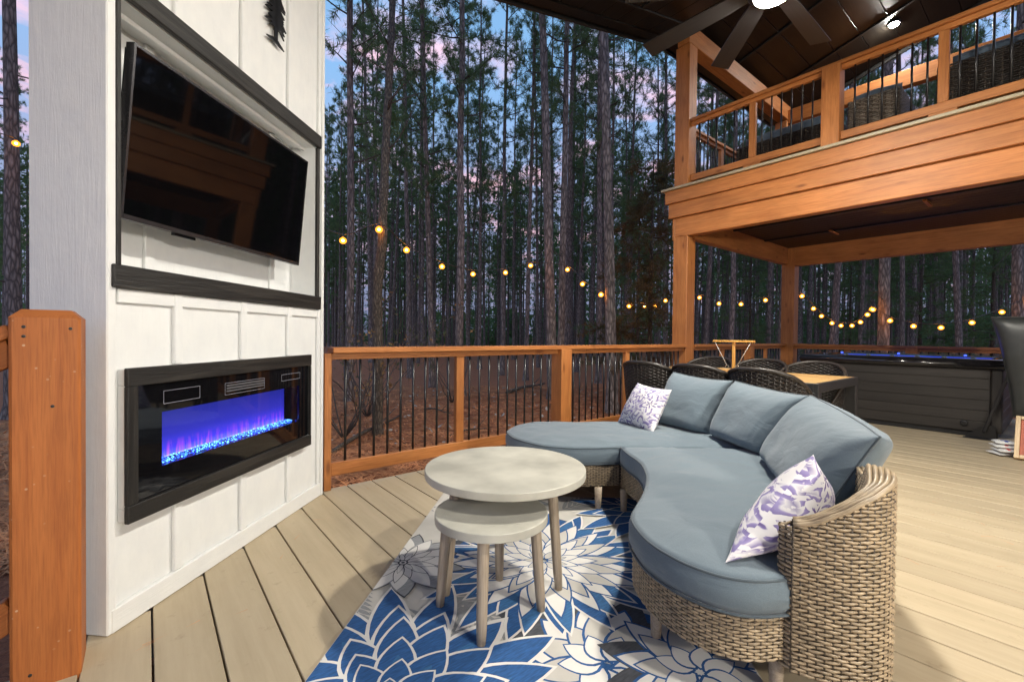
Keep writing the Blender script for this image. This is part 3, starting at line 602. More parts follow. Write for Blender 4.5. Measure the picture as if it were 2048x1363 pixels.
# flood lamp on the balcony ceiling
d = ray(1787, 45); n = np.array([0, SR, 1.]); n /= np.linalg.norm(n); p0 = np.array([0, YE, 4.80])
lp = CAM+d*(((p0-CAM)@n)/(d@n)); lp = lp-n*.02
lamp = thing('ceiling_light', 'bright white round lamp on the dark balcony ceiling', 'lamp', lp)
mb = MB(); mb.lathe([(.075, .012), (.075, -.006), (.068, -.012), (.062, -.012)], 24, lp); mb.obj('lamp_ring', METALB, lamp, True)
mb = MB(); mb.lathe([(.06, -.008), (.045, -.03), (.02, -.04)], 20, lp); mb.obj('lens', emis('cool_white_lamp', (1., .96, .88), BALC_L), lamp, True)

# unseen house wall added to bounce fill light, with an added lantern
hw = thing('added_house_wall', 'white board-and-batten house wall added unseen behind the viewpoint to bounce light', 'wall', (1.7, -3.2, 0))
x = -1.55
while x < 4.95:
    span('panel', (x, x+.64), (-3.22, -3.18), (0, zl(x)-.04), WHITE, hw, 2, 0); span('batten', (x-.02, x+.02), (-3.18, -3.165), (.001, zl(x)-.05), WHITE, hw, 2); x += .65
ln = np.array([.75, -3.06, 1.78])  # lantern added out of view as fill light from behind
lant = thing('wall_lantern', 'black framed lantern added as fill light on the wall behind the viewpoint', 'lamp', ln)
span('back_plate', (ln[0]-.05, ln[0]+.05), (-3.164, -3.15), (ln[2]-.12, ln[2]+.14), METALB, lant, 2)
mb = MB(); mb.tube([(ln[0], -3.15, ln[2]+.10), (ln[0], -3.09, ln[2]+.17), (ln[0], ln[1], ln[2]+.155)], .010, 8); mb.obj('arm', METALB, lant, True)
mb = MB(); mb.lathe([(.085, .125), (.06, .15), (.012, .165)], 24, ln); mb.obj('cap', METALB, lant, True)
mb = MB(); mb.lathe([(.03, -.155), (.07, -.14), (.078, -.126)], 24, ln); mb.obj('base', METALB, lant, True)
mb = MB(); mb.lathe([(.05, -.125), (.07, -.10), (.07, .10), (.05, .124)], 24, ln); mb.obj('lamp_glass', emis('lantern_glass', (1., .93, .82), FILL_LANTERN_L), lant, True)

pl = np.array([1.5, -1.45, zl(1.5)-.02])  # unseen ceiling lamp, added to lift the shadows
pcl = thing('porch_ceiling_light', 'round frosted lamp added as fill light on the ceiling behind the viewpoint', 'lamp', pl)
mb = MB(); mb.lathe([(.19, .02), (.19, -.01), (.175, -.02)], 32, pl); mb.obj('lamp_ring', METALB, pcl, True)
mb = MB(); mb.lathe([(.172, -.018), (.15, -.05), (.09, -.072), (.03, -.08)], 28, pl); mb.obj('lamp_dome', emis('porch_lamp', (1., .94, .84), FILL_DOME_L), pcl, True)

# ---- ceiling fan
fc = np.array([1.370, .541])*2.27; fz = 3.27; FR = .914
fan = thing('ceiling_fan', 'large dark bladed ceiling fan with a lit lamp under its hub', 'ceiling fan', (*fc, fz))
mb = MB(); mb.tube([(*fc, fz+.05), (*fc, zl(fc[0])-.02)], .014, 12); mb.obj('downrod', METALB, fan, True)
mb = MB(); mb.lathe([(.07, .06), (.12, .05), (.15, .0), (.145, -.05), (.12, -.075), (.107, -.08)], 32, (*fc, fz)); mb.obj('motor_hub', METALB, fan, True)
mb = MB(); mb.lathe([(.105, -.081), (.10, -.090), (.07, -.098), (.02, -.101)], 28, (*fc, fz)); mb.obj('light_dome', emis('fan_lamp', (1., .95, .84), FAN_L), fan, True)
BLADE = plain('fan_blade', (.018, .017, .017), .4, .2, (4, 40, 40))
mb = MB(); V = []
for k, (r, w) in enumerate(((.14, .045), (.30, .06), (.62, .068), (FR, .072))):
    tl = math.radians(14); 
    for sgn in (-1, 1):
        for dz in (-.004, .004): V.append((r, sgn*w*math.cos(tl), sgn*w*math.sin(tl)*1.+dz))
Fc = []
for k in range(3):
    o = 4*k; Fc += [(o, o+4, o+6, o+2), (o+1, o+3, o+7, o+5), (o, o+1, o+5, o+4), (o+2, o+6, o+7, o+3)]
Fc += [(0, 2, 3, 1), (12, 13, 15, 14)]
mb.add(V, Fc); BM = mb.mesh('fan_blade', BLADE, False, True)
for k in range(8):
    link('blade', BM, T((*fc, fz)) @ Matrix.Rotation(math.radians(.5+45.4*k if k < 3 else 45*k), 4, 'Z'), fan)

# ================================================================== RUG
RT0, RT1, RW0, RW1, RZ = .30, 2.80, -.712, .60, .006
rug = thing('area_rug', 'cream rug printed with large blue, grey and white dahlia flowers under the coffee tables', 'rug', TW(1.5, 0, 0))
wspan('rug_pile', (RT0, RT1), (RW0, RW1), (.0012, RZ), BLUES[0], rug, 0, .001)
pm = MB(); _z = [RZ+.0004]
def clip(poly):
    for ax, lim, sg in ((0, RT0+.004, 1), (0, RT1-.004, -1), (1, RW0+.006, 1), (1, RW1-.006, -1)):
        out = []
        for i in range(len(poly)):
            a, b = poly[i-1], poly[i]; ia, ib = sg*(a[ax]-lim) >= 0, sg*(b[ax]-lim) >= 0
            if ia != ib:
                f = (lim-a[ax])/(b[ax]-a[ax]); out.append((a[0]+f*(b[0]-a[0]), a[1]+f*(b[1]-a[1])))
            if ib: out.append(b)
        poly = out
        if len(poly) < 3: return []
    return poly
def fan_poly(pts, m):
    pts = clip(pts)
    if len(pts) < 3: return
    _z[0] += .000008; V = [TW(a, b, _z[0]) for a, b in pts]; pm.add(V, [tuple(range(len(V)))[::-1]], m)
def petal(c, ang, r0, r1, w, m, shape=.8, skew=0, half=0):
    n = 9; L = r1-r0; ca, sa = math.cos(ang), math.sin(ang); pts = []
    pr = [(s, w*math.sin(math.pi*s**shape)**.85) for s in np.linspace(0, 1, n)]
    sd = [(s, wv) for s, wv in pr]+[(s, -wv) for s, wv in pr[::-1][1:-1]]
    if half: sd = [(s, wv) for s, wv in pr]+[(s, -.05*wv) for s, wv in pr[::-1][1:-1]]
    for s, y in sd:
        x = r0+s*L; y = y+skew*math.sin(s*math.pi)*w
        pts.append((c[0]+x*ca-y*sa, c[1]+x*sa+y*ca))
    fan_poly(pts, m)
prnd = random.Random(11)
def rc(px, py):
    p = G(px, py, RZ); return (s2*(p[0]+p[1]), s2*(p[0]-p[1]))
def dahlia(c, rings, jit=.12):
    for (n, r0, r1, w, rim, fill, core) in rings:
        off = prnd.uniform(0, 6)
        for k in range(n):
            a = off+2*math.pi*k/n+prnd.uniform(-jit, jit)*.6; e = 1+prnd.uniform(-.10, .10)
            petal(c, a, r0, r1*e, w*1.0, rim); petal(c, a, r0+(r1-r0)*.08, r1*e-(r1-r0)*.05, w*.83, fill)
            if core is not None: petal(c, a, r0+(r1-r0)*.15, r0+(r1*e-r0)*.62, w*.36, core, skew=.3)
CR, BL, WH, CH, GR, SA, MBL = range(7)
def fern(c, a, L, m, n=9):
    for k in range(n):
        f = (k+.5)/n; p = (c[0]+L*f*math.cos(a), c[1]+L*f*math.sin(a))
        for sg in (-1, 1): petal(p, a+sg*.62, 0, L*.46*(1-f*.55), L*.030, m)
    petal(c, a, 0, L, L*.018, m)
# soft grey ferns and charcoal leaves behind the flowers
for (px, py, a, L, m) in ((890, 1180, 2.2, .42, GR), (1010, 1180, 3.9, .45, GR), (1120, 1020, .8, .4, GR), (1180, 1010, .2, .35, GR), (760, 1010, 1.6, .3, GR), (1330, 1180, 5.2, .4, GR), (950, 1260, 4.6, .5, GR), (700, 1150, 2.6, .3, GR), (1250, 1330, 4.2, .4, GR)):
    fern(rc(px, py), a, L, m)
for (px, py, a, L) in ((1190, 1090, 5.6, .42), (1290, 1120, 5.1, .4), (1040, 1250, 5.9, .40), (1120, 1260, 5.4, .40), (1230, 1210, 4.4, .42), (860, 1130, .4, .32), (730, 1180, 3.6, .25), (1150, 1310, 5.8, .45), (1290, 1250, 4.9, .40), (1400, 1300, 5.2, .45), (940, 1090, 1.4, .35), (1180, 1000, 1.2, .35), (1260, 1340, 4.2, .5)):
    c = rc(px, py); petal(c, a, 0, L, L*.20, CH); petal(c, a, 0, L*.94, L*.20, BL, half=1)
# big cream petals edged in blue, lower right
for (px, py, n, r) in ((1215, 1330, 11, .32), (1400, 1345, 10, .27)):
    dahlia(rc(px, py), [(n, .02, r*1.12, r*.27, CH, CH, None), (n, .02, r, r*.22, BL, WH, None), (n, .02, r*.74, r*.18, BL, CR, None), (n-2, .01, r*.45, r*.14, BL, WH, None)])
# large blue and white dahlia under the coffee table
c3 = rc(1088, 1122)
dahlia(c3, [(17, .12, .56, .062, WH, BL, None), (19, .10, .47, .056, WH, MBL, None), (20, .10, .40, .050, BL, WH, None), (17, .06, .33, .046, BL, CR, None), (15, .05, .25, .036, BL, WH, None), (12, .02, .17, .030, BL, WH, None), (9, .01, .10, .02, BL, CR, None)])
# blue flower at the lower left, only its upper half in view
c1 = rc(770, 1420)
dahlia(c1, [(15, .14, .55, .078, WH, BL, None), (14, .12, .46, .076, WH, BL, MBL), (13, .09, .37, .072, WH, BL, None), (11, .06, .28, .064, WH, BL, MBL), (9, .03, .19, .05, WH, BL, None), (7, .0, .12, .04, WH, MBL, None)])
# grey and white flower at the rug's left edge
c2 = rc(806, 1127)
dahlia(c2, [(11, .06, .27, .052, CH, GR, None), (12, .04, .235, .044, GR, WH, None), (13, .02, .15, .022, CH, WH, None), (9, .01, .09, .012, CH, WH, None)])
for r, m in ((.022, CH), (.015, WH), (.008, CH)): fan_poly([(c2[0]+r*math.cos(a), c2[1]+r*math.sin(a)) for a in np.linspace(0, 6.283, 15)[:-1]], m)
# blue flower under the far half of the sofa
dahlia(rc(1290, 1020), [(15, .10, .46, .055, WH, BL, None), (13, .06, .34, .05, WH, BL, None), (10, .03, .2, .04, WH, MBL, None)])
dahlia(rc(1030, 1000), [(12, .05, .22, .04, CH, GR, None), (9, .02, .14, .03, GR, WH, None)])
kind(pm.obj('flower_print', BLUES, rug), 'stuff')

# ================================================================== COFFEE TABLES
def round_table(name, label, c, zt, R, legs, th=.030, lr=.0205):
    o = thing(name, label, 'coffee table', (c[0], c[1], 0), 'nested coffee tables')
    mb = MB(); mb.lathe([(R-.006, zt-th), (R-.003, zt-th), (R-.0006, zt-th+.001), (R, zt-th+.003), (R, zt-th+.0034), (R, zt-.0034), (R, zt-.003), (R-.0006, zt-.001), (R-.002, zt-.0002), (R-.004, zt), (R-.006, zt)], 96, (c[0], c[1], 0)); me = mb.obj('table_top', CONCRETE, o, True)
    for p in me.data.polygons:
        if len(p.vertices) > 4: p.use_smooth = False
    for (lx, ly) in legs:
        tx, ty = c[0]+(lx-c[0])*.86, c[1]+(ly-c[1])*.86
        mb = MB(); n = 6; ps = [(tx+(lx-tx)*k/n, ty+(ly-ty)*k/n, zt-th-.0005+(RZ+.004-(zt-th))*k/n) for k in range(n+1)]
        L = Vector(ps[-1])-Vector(ps[0]); mm = Matrix.Rotation(0, 4, 'X'); q = L.to_track_quat('X', 'Z').to_matrix().to_4x4()
        l = L.length; mb.tube([(l*k/n, 0, 0) for k in range(n+1)], [lr*(1-.16*k/n) for k in range(n)]+[lr*.7], 16)
        mb.obj('leg', LEGWOOD, o, True, T(ps[0]) @ q)
    return o
round_table('coffee_table', 'taller round grey-topped coffee table with pale wood legs', (1.154, 1.458), .46, .329, [(1.252, 1.239), (.885, 1.475), (1.32, 1.68)])
round_table('side_stool', 'lower round grey-topped stool table tucked under the taller coffee table', (.962, 1.294), .372, .202, [(.831, 1.166), (.832, 1.43), (1.106, 1.182), (1.111, 1.436)])

# ================================================================== CURVED SOFA
SC = np.array([1.85, 1.62])
def arc(R, a0, a1, n): return [(SC[0]+R*math.cos(math.radians(a)), SC[1]+R*math.sin(math.radians(a))) for a in np.linspace(a0, a1, n)]
RIN = [(2.143, 1.632), (2.059, 1.52), (1.965, 1.375), (1.835, 1.25), (1.722, 1.17), (1.584, 1.093), (1.437, 1.025), (1.37, .992), (1.307, .94), (1.232, .832), (1.2, .725), (1.197, .641), (1.216, .569), (1.259, .511), (1.327, .447)]
LIN = [(2.143, 1.633), (2.038, 1.696), (1.93, 1.767), (1.862, 1.841), (1.807, 1.931), (1.787, 2.07), (1.798, 2.192), (1.848, 2.318), (1.907, 2.392), (2.055, 2.475), (2.232, 2.485), (2.378, 2.402), (2.5, 2.29), (2.70, 2.126)]
def resample(P, step, closed=False):
    P = np.array(P, float)
    # Catmull-Rom smooth
    n = len(P); out = []
    for i in range(n-1):
        p0, p1, p2, p3 = P[max(i-1, 0)], P[i], P[i+1], P[min(i+2, n-1)]
        for t in np.linspace(0, 1, 8, endpoint=False):
            out.append(.5*((2*p1)+(-p0+p2)*t+(2*p0-5*p1+4*p2-p3)*t*t+(-p0+3*p1-3*p2+p3)*t**3))
    out.append(P[-1]); Q = np.array(out); d = np.concatenate([[0], np.cumsum(np.linalg.norm(np.diff(Q, axis=0), axis=1))])
    m = max(2, int(d[-1]/step)); s = np.linspace(0, d[-1], m+1); return np.stack([np.interp(s, d, Q[:, k]) for k in range(Q.shape[1])], 1)
def weave(path, z0, z1, pitch, stake, r, mats, name, parent, ztop=None, amp=None, sides=5):
    """horizontal strands woven in and out of upright stakes along a 2D path"""
    P = resample(path, stake/4.); n = len(P); tg = np.gradient(P, axis=0); tg /= np.linalg.norm(tg, axis=1)[:, None]+1e-9; nr = np.stack([tg[:, 1], -tg[:, 0]], 1)
    amp = r*.42 if amp is None else amp; mb = MB(); rows = int(round((z1-z0)/pitch)); ph = np.arange(n)*(math.pi/4)
    wr = np.random.default_rng(2)
    for k in range(rows):
        z = z0+(k+.5)*(z1-z0)/rows; o = amp*np.cos(ph+math.pi*k)
        q = np.column_stack([P+nr*o[:, None], np.full(n, z)+wr.normal(0, r*.10, n)+.25*r*np.sin(ph*.5+k)])
        if ztop is not None:
            ok = np.array([z < ztop(i/(n-1)) for i in range(n)])
            idx = np.where(ok)[0]
            if len(idx) < 6: continue
            cuts = np.split(idx, np.where(np.diff(idx) > 1)[0]+1)
            for cc in cuts:
                if len(cc) > 4: mb.tube(q[cc], r, sides, 0)
        else: mb.tube(q, r, sides, 0)
    for i in range(0, n, 4):
        zt = z1 if ztop is None else min(z1, ztop(i/(n-1)))
        if zt > z0+.02: mb.tube([(*P[i], z0), (*P[i], zt)], r*.75, 5, 1)
    return kind(mb.obj(name, mats, parent, True), 'stuff')
def poly_prism(poly, z0, z1, mat, name, parent):
    mb = MB(); n = len(poly); V = [(x, y, z0) for x, y in poly]+[(x, y, z1) for x, y in poly]
    mb.add(V, [tuple(range(n))[::-1], tuple(range(n, 2*n))]+[(i, (i+1) % n, (i+1) % n+n, i+n) for i in range(n)]); return mb.obj(name, mat, parent, fixn=True)
def inset(poly, d):
    P = np.array(poly); n = len(P); a = np.roll(P, 1, 0); b = np.roll(P, -1, 0); t = b-a; t /= np.linalg.norm(t, axis=1)[:, None]+1e-9
    area = .5*np.sum(P[:, 0]*np.roll(P[:, 1], -1)-np.roll(P[:, 0], -1)*P[:, 1]); nr = np.stack([-t[:, 1], t[:, 0]], 1)*(1 if area > 0 else -1)
    return P+nr*d
def seat_cushion(poly, z0, z1, name, parent, label=None):
    P = np.array(poly); N = len(P); r = .024
    rings = []
    for k in range(7):
        a = math.pi/2*k/6; rings.append((inset(P, r*(1-math.cos(a))*.9), z1-r+r*math.sin(a)))
    low = [(inset(P, r*(1-math.cos(a))), z0+r-r*math.sin(a)) for a in (math.pi/2, math.pi/4, 0)]
    allr = low+[(P+0*P, (z0+z1)/2)]
    bul = [(inset(P, -.006), z0+(z1-z0)*f) for f in (.3, .5, .7)]
    seq = low+bul+rings; V = []
    for q, z in seq: V += [(x, y, z) for x, y in q]
    mb = MB(); Fc = []
    for i in range(len(seq)-1):
        for j in range(N): Fc.append((i*N+j, i*N+(j+1) % N, (i+1)*N+(j+1) % N, (i+1)*N+j))
    mb.add(V, Fc)
    top = rings[-1][0]; g = .032; mn, mx = top.min(0), top.max(0)
    pts = [Vector(p) for p in top]; ed = [(i, (i+1) % N) for i in range(N)]
    gx = np.arange(mn[0], mx[0], g); gy = np.arange(mn[1], mx[1], g); inside = []
    for x in gx:
        for y in gy:
            c = False; j = N-1
            for i in range(N):
                if (top[i][1] > y) != (top[j][1] > y) and x < (top[j][0]-top[i][0])*(y-top[i][1])/(top[j][1]-top[i][1])+top[i][0]: c = not c
                j = i
            if c and np.min(np.hypot(top[:, 0]-x, top[:, 1]-y)) > .025: inside.append((x, y))
    pts += [Vector(p) for p in inside]
    vv, ee, ff = delaunay_2d_cdt(pts, ed, [], 1, 1e-5)[:3]
    V2 = []
    for v in vv:
        d = float(np.min(np.hypot(top[:, 0]-v.x, top[:, 1]-v.y)))
        V2.append((v.x, v.y, z1+.022*(1-math.exp(-d/.09))+(.010*noise.noise(Vector((v.x*5, v.y*5, z0)))+.006*noise.noise(Vector((v.x*13, v.y*13, 4))) if d > .01 else 0)))
    mb.add(V2, [tuple(f) if True else 0 for f in ff])
    o = mb.obj(name, FABRIC, parent, True)
    bm = bmesh.new(); bm.from_mesh(o.data); bmesh.ops.remove_doubles(bm, verts=bm.verts, dist=.0004); bmesh.ops.recalc_face_normals(bm, faces=bm.faces); bm.to_mesh(o.data); bm.free()
    o.data.polygons.foreach_set('use_smooth', [True]*len(o.data.polygons))
    for zz_ in (z1-.012, z0+.012):
        q = np.vstack([P, P[:2]]); q = inset(P, -.002) if zz_ < z1-.1 else inset(P, .004); q = np.vstack([q, q[:2]])
        m2 = MB(); m2.tube(np.column_stack([q, np.full(len(q), zz_)]), .0042, 6); m2.obj('piping', PIPING, o, True)
    return o
PBP = [(1.335, .452), (1.352, .408), (1.385, .352), (1.44, .302), (1.51, .279), (1.60, .297), (1.75, .338), (1.95, .405), (2.2, .515), (2.45, .665), (2.68, .86), (2.86, 1.10), (2.98, 1.36), (3.05, 1.65), (3.07, 1.84)]
PB = resample(PBP, .01); _pt = np.gradient(PB, axis=0); _pt /= np.linalg.norm(_pt, axis=1)[:, None]; PBN = np.stack([-_pt[:, 1], _pt[:, 0]], 1)     # inward normal
def pb(f, off=0.):
    """point on the woven back, f 0 (arm) .. 1 (far end), off inwards"""
    k = min(max(f, 0), 1)*(len(PB)-1); i0 = int(min(k, len(PB)-2)); q = k-i0; e = max(f-1, 0)+min(f, 0)
    return PB[i0]*(1-q)+PB[i0+1]*q+(PBN[i0]*(1-q)+PBN[i0+1]*q)*off+_pt[i0]*e*len(PB)*.01
def pbs(f0, f1, off, n): return [tuple(pb(f, off)) for f in np.linspace(f0, f1, n)]
_l0, _ld = np.array(RIN[0]), np.array([.763, -.646])
FS = min(np.linspace(.3, 1, 400), key=lambda f: abs((pb(f, .058)-_l0) @ np.array([-_ld[1], _ld[0]])))
def pbz(f):   # height of the woven back
    d = f*len(PB)*.01; return .503+.157*(1-math.exp(-(d/.20)**1.6))-.115/(1+math.exp(-(d-.44)/.05))-.03*max(0, (f-.75)/.25)
polyR = np.vstack([resample(RIN[:-1]+[(1.335, .462)], .03), resample(pbs(.012, FS, .058, 30), .05)])
polyL = np.vstack([resample(LIN, .03), resample(pbs(1., FS, .058, 20), .05)])
sp_ = np.array([pb(FS, .058), RIN[0]]); sm = np.column_stack([np.linspace(sp_[0][k], sp_[1][k], 14) for k in range(2)])[1:-1]
polyR = np.vstack([polyR, sm+np.array([-.004, -.005])]); polyL = np.vstack([polyL, sm+np.array([.004, .005])])
def sofa(name, label, poly, inner, f0, f1, legs):
    o = thing(name, label, 'sofa', (float(np.mean(poly[:, 0])), float(np.mean(poly[:, 1])), 0))
    poly_prism([tuple(p) for p in inset(poly, .028)], .135, .245, STAKE, 'base_frame', o)
    inn = inset(np.array(poly), .012)[:len(resample(inner, .03))]
    weave([tuple(p) for p in inn], .128, .246, .0092, .0175, .0040, [WICKER, STAKE], 'base_weave', o)
    N = 60; fs = np.linspace(f0, f1, N); mb = MB(); V = []
    for f in fs:
        a, b_ = pb(f, .008), pb(f, .047); z = pbz(f)-.010; V += [(*a, .118), (*a, z), (*b_, z), (*b_, .118)]
    mb.add(V, [(4*i+j, 4*i+(j+1) % 4, 4*i+4+(j+1) % 4, 4*i+4+j) for i in range(N-1) for j in range(4)]+[(0, 1, 2, 3), (4*N-1, 4*N-2, 4*N-3, 4*N-4)]); mb.obj('back_core', STAKE, o, fixn=True)
    zt = lambda q: pbz(f0+(f1-f0)*q)-.002
    weave(pbs(f0, f1, 0, 60), .110, .665, .0100, .0185, .0043, [WICKER, STAKE], 'back_weave', o, ztop=zt)
    weave(pbs(f0, f1, .054, 60), .30, .665, .0120, .022, .0044, [WICKER, STAKE], 'inner_weave', o, ztop=zt)
    if f0 == 0: weave([tuple(pb(0, .002)), tuple(pb(0, .027)+np.array([-.012, .028])), tuple(pb(0, .052))], .112, .497, .0112, .018, .0046, [WICKER, STAKE], 'end_wrap', o)
    for k, off in enumerate((.002, .0145, .027, .0395, .052)):
        P = np.array(resample(pbs(f0, f1, off, 60), .012)); z = np.array([pbz(f0+(f1-f0)*i/(len(P)-1)) for i in range(len(P))])+.0012*np.sin(np.arange(len(P))*1.1+k*1.6)+(.003 if k in (1, 2, 3) else 0)
        mb = MB(); mb.tube(np.column_stack([P, z]), .0066, 8); mb.obj('rim_strand', WICKER, o, True)
    for (x, y) in legs:
        mb = MB(); mb.lathe([(.014, RZ+.003), (.0165, RZ+.006), (.0215, .134)], 14, (x, y, 0)); mb.obj('leg', LEGWOOD, o, True)
    return o
s1 = sofa('curved_sofa', 'near half of the curved wicker sofa with the high woven arm and blue-grey seat', polyR, RIN, 0, FS-.002, [(1.31, .843), (2.10, 1.571), (1.37, .50), (1.75, .50), (2.4, .85), (2.1, 1.2)])
s2_ = sofa('curved_sofa', 'far chaise half of the curved wicker sofa, rounded and without an arm', polyL, LIN, FS+.002, 1, [(2.013, 1.684), (1.93, 2.2), (2.45, 2.2), (2.85, 1.7)])
seat_cushion(polyR, .247, .362, 'seat_cushion', s1); seat_cushion(polyL, .247, .362, 'seat_cushion', s2_)

def patch_cushion(fn, nu, nv, name, mat, parent=None, uv=False, pipe=None, pipe_r=.004):
    """fn(u, v, side) -> point; front and back surfaces share the seam"""
    mb = MB(); us = np.sin(np.linspace(-math.pi/2, math.pi/2, nu)); vs_ = np.sin(np.linspace(-math.pi/2, math.pi/2, nv))
    UV = []
    for sd in (1, -1):
        V = [fn(u, v, sd) for v in vs_ for u in us]; UV += [(u, v+sd*.37) for v in vs_ for u in us]
        Fc = [(j*nu+i, j*nu+i+1, (j+1)*nu+i+1, (j+1)*nu+i) for j in range(nv-1) for i in range(nu-1)]
        mb.add(V, Fc if sd > 0 else [q[::-1] for q in Fc])
    me = mb.mesh(name, mat, True)
    if uv:
        l = me.uv_layers.new(name='uv'); 
        for lp_ in me.loops: l.data[lp_.index].uv = UV[lp_.vertex_index]
    bm = bmesh.new(); bm.from_mesh(me); bmesh.ops.remove_doubles(bm, verts=bm.verts, dist=.0003); bmesh.ops.recalc_face_normals(bm, faces=bm.faces); bm.to_mesh(me); bm.free()
    me.polygons.foreach_set('use_smooth', [True]*len(me.polygons))
    o = link(name, me, None, parent)
    if pipe:
        e = [(u, -1) for u in us]+[(1, v) for v in vs_[1:]]+[(u, 1) for u in us[::-1][1:]]+[(-1, v) for v in vs_[::-1][1:]]
        m2 = MB(); m2.tube([fn(u, v, 0) for u, v in e]+[fn(us[1], -1, 0)], pipe_r, 6); m2.obj('piping', pipe, o, True)
    return o
def nearf(x, y): return float(np.argmin(np.hypot(PB[:, 0]-x, PB[:, 1]-y)))/(len(PB)-1)
def back_cushion(label, f0, f1, ztl, ztr, seed, fat=1.):
    Lp = abs(f1-f0)*len(PB)*.01
    def fn(u, v, sd):
        f = (f0+f1)/2+(f1-f0)/2*u*(1-.03*(1-v*v)); zt = ztl+(ztr-ztl)*(u+1)/2; zb = .372
        z = zb+(zt-zb)*(v+1)/2-.016*(1-u*u)*max(0, v)**3
        off = .150-.078*(v+1)
        th = max(0, (1-abs(u)**(3.4 if u > 0 and seed > 9 else 5))*(1-abs(v)**4.6))**.5*(.156-.028*v)*fat
        a = f*len(PB)*.01
        wr = .010*noise.noise(Vector((a*4+seed, z*6, sd)))+.008*noise.noise(Vector((a*7+seed, z*13, sd*2)))
        edge = max(abs(u), abs(v)); wr += .010*math.sin(a*70+z*26+seed+3*noise.noise(Vector((a*9, z*5, seed))))*max(0, edge-.72)/.28*(1-edge)*4
        off += sd*th*(1.0 if sd > 0 else (.60+.22*max(0, u) if seed > 9 else .60))-(wr*(1-edge**8) if sd else 0)
        return (*pb(f, off), z)
    o = patch_cushion(fn, 72, 44, 'back_cushion', FABRIC, None, pipe=PIPING); return tag(o, label, 'cushion', 'sofa back cushions')
fA, fB, fC, fD = 1.0, nearf(3.0, 1.37), nearf(2.70, .81), nearf(1.95, .405)
back_cushion('blue-grey back cushion behind the flowered pillow on the chaise half', fA+.01, fB+.004, .735, .715, 1.3)
back_cushion('blue-grey back cushion in the middle of the three on the sofa', fB-.004, fC+.003, .715, .70, 5.1)
back_cushion('blue-grey back cushion nearest the woven sofa arm', fC-.003, fD, .705, .665, 9.4, 1.05)
def throw_pillow(label, A, B, C, D, th, seed, out):
    A, B, C, D = (np.array(q, float) for q in (A, B, C, D)); n = np.cross(D-A, B-A); n /= np.linalg.norm(n)
    if n @ np.array(out) < 0: n = -n
    def fn(u, v, sd):
        k = .07; uu = u*(1-k*(1-v*v)*1.0) if True else u; vv = v*(1-k*(1-u*u))
        s, t = (uu+1)/2, (vv+1)/2; p = A*(1-s)*(1-t)+D*s*(1-t)+B*(1-s)*t+C*s*t
        h = max(0, (1-abs(u)**2.6)*(1-abs(v)**2.6))**.62*th
        h *= 1+.10*noise.noise(Vector((u*2.2+seed, v*2.2, sd)))
        return tuple(p+n*(h*sd))
    o = patch_cushion(fn, 26, 26, 'throw_pillow', PILLOW, None, True); return tag(o, label, 'pillow', 'flowered throw pillows')
throw_pillow('white and violet flowered pillow leaning on the far back cushion', (2.69, 2.075, .372), (2.80, 1.985, .66), (2.73, 1.665, .645), (2.555, 1.69, .368), .075, 1., (-1, 0, .5))
Dq = G(1600, 1075, .375)
throw_pillow('white and violet flowered pillow propped beside the woven sofa arm', G(1449, 1125, .372), AT(1627, 908, 1.40), AT(1648, 965, 1.54), Dq, .088, 4., (-.3, .5, .6))

# ================================================================== DINING SET
dt = thing('dining_table', 'long teak-topped outdoor dining table with dark metal legs', 'dining table', (4.03, 1.85, 0))
TX0, TX1, TY0, TY1, TZ = 3.57, 4.50, 1.07, 2.62, .69
for k in range(7):
    w = (TX1-TX0-.06)/7; span('top_slat', (TX0+.03+w*k+.001, TX0+.03+w*(k+1)-.001), (TY0+.03, TY1-.03), (TZ-.025, TZ), TEAK, dt, 1, .002)
TM = plain('dark_table_metal', (.022, .022, .022), .5)
for a in (TY0, TY1-.03): span('apron', (TX0, TX1), (a, a+.03), (TZ-.065, TZ-.001), TM, dt, 0)
for a in (TX0, TX1-.03): span('apron', (a, a+.03), (TY0+.03, TY1-.03), (TZ-.065, TZ-.001), TM, dt, 1)
for a in (TX0, TX1-.07):
    for b in (TY0, TY1-.07): span('leg', (a, a+.07), (b, b+.07), (.001, TZ-.0655), TM, dt, 2)
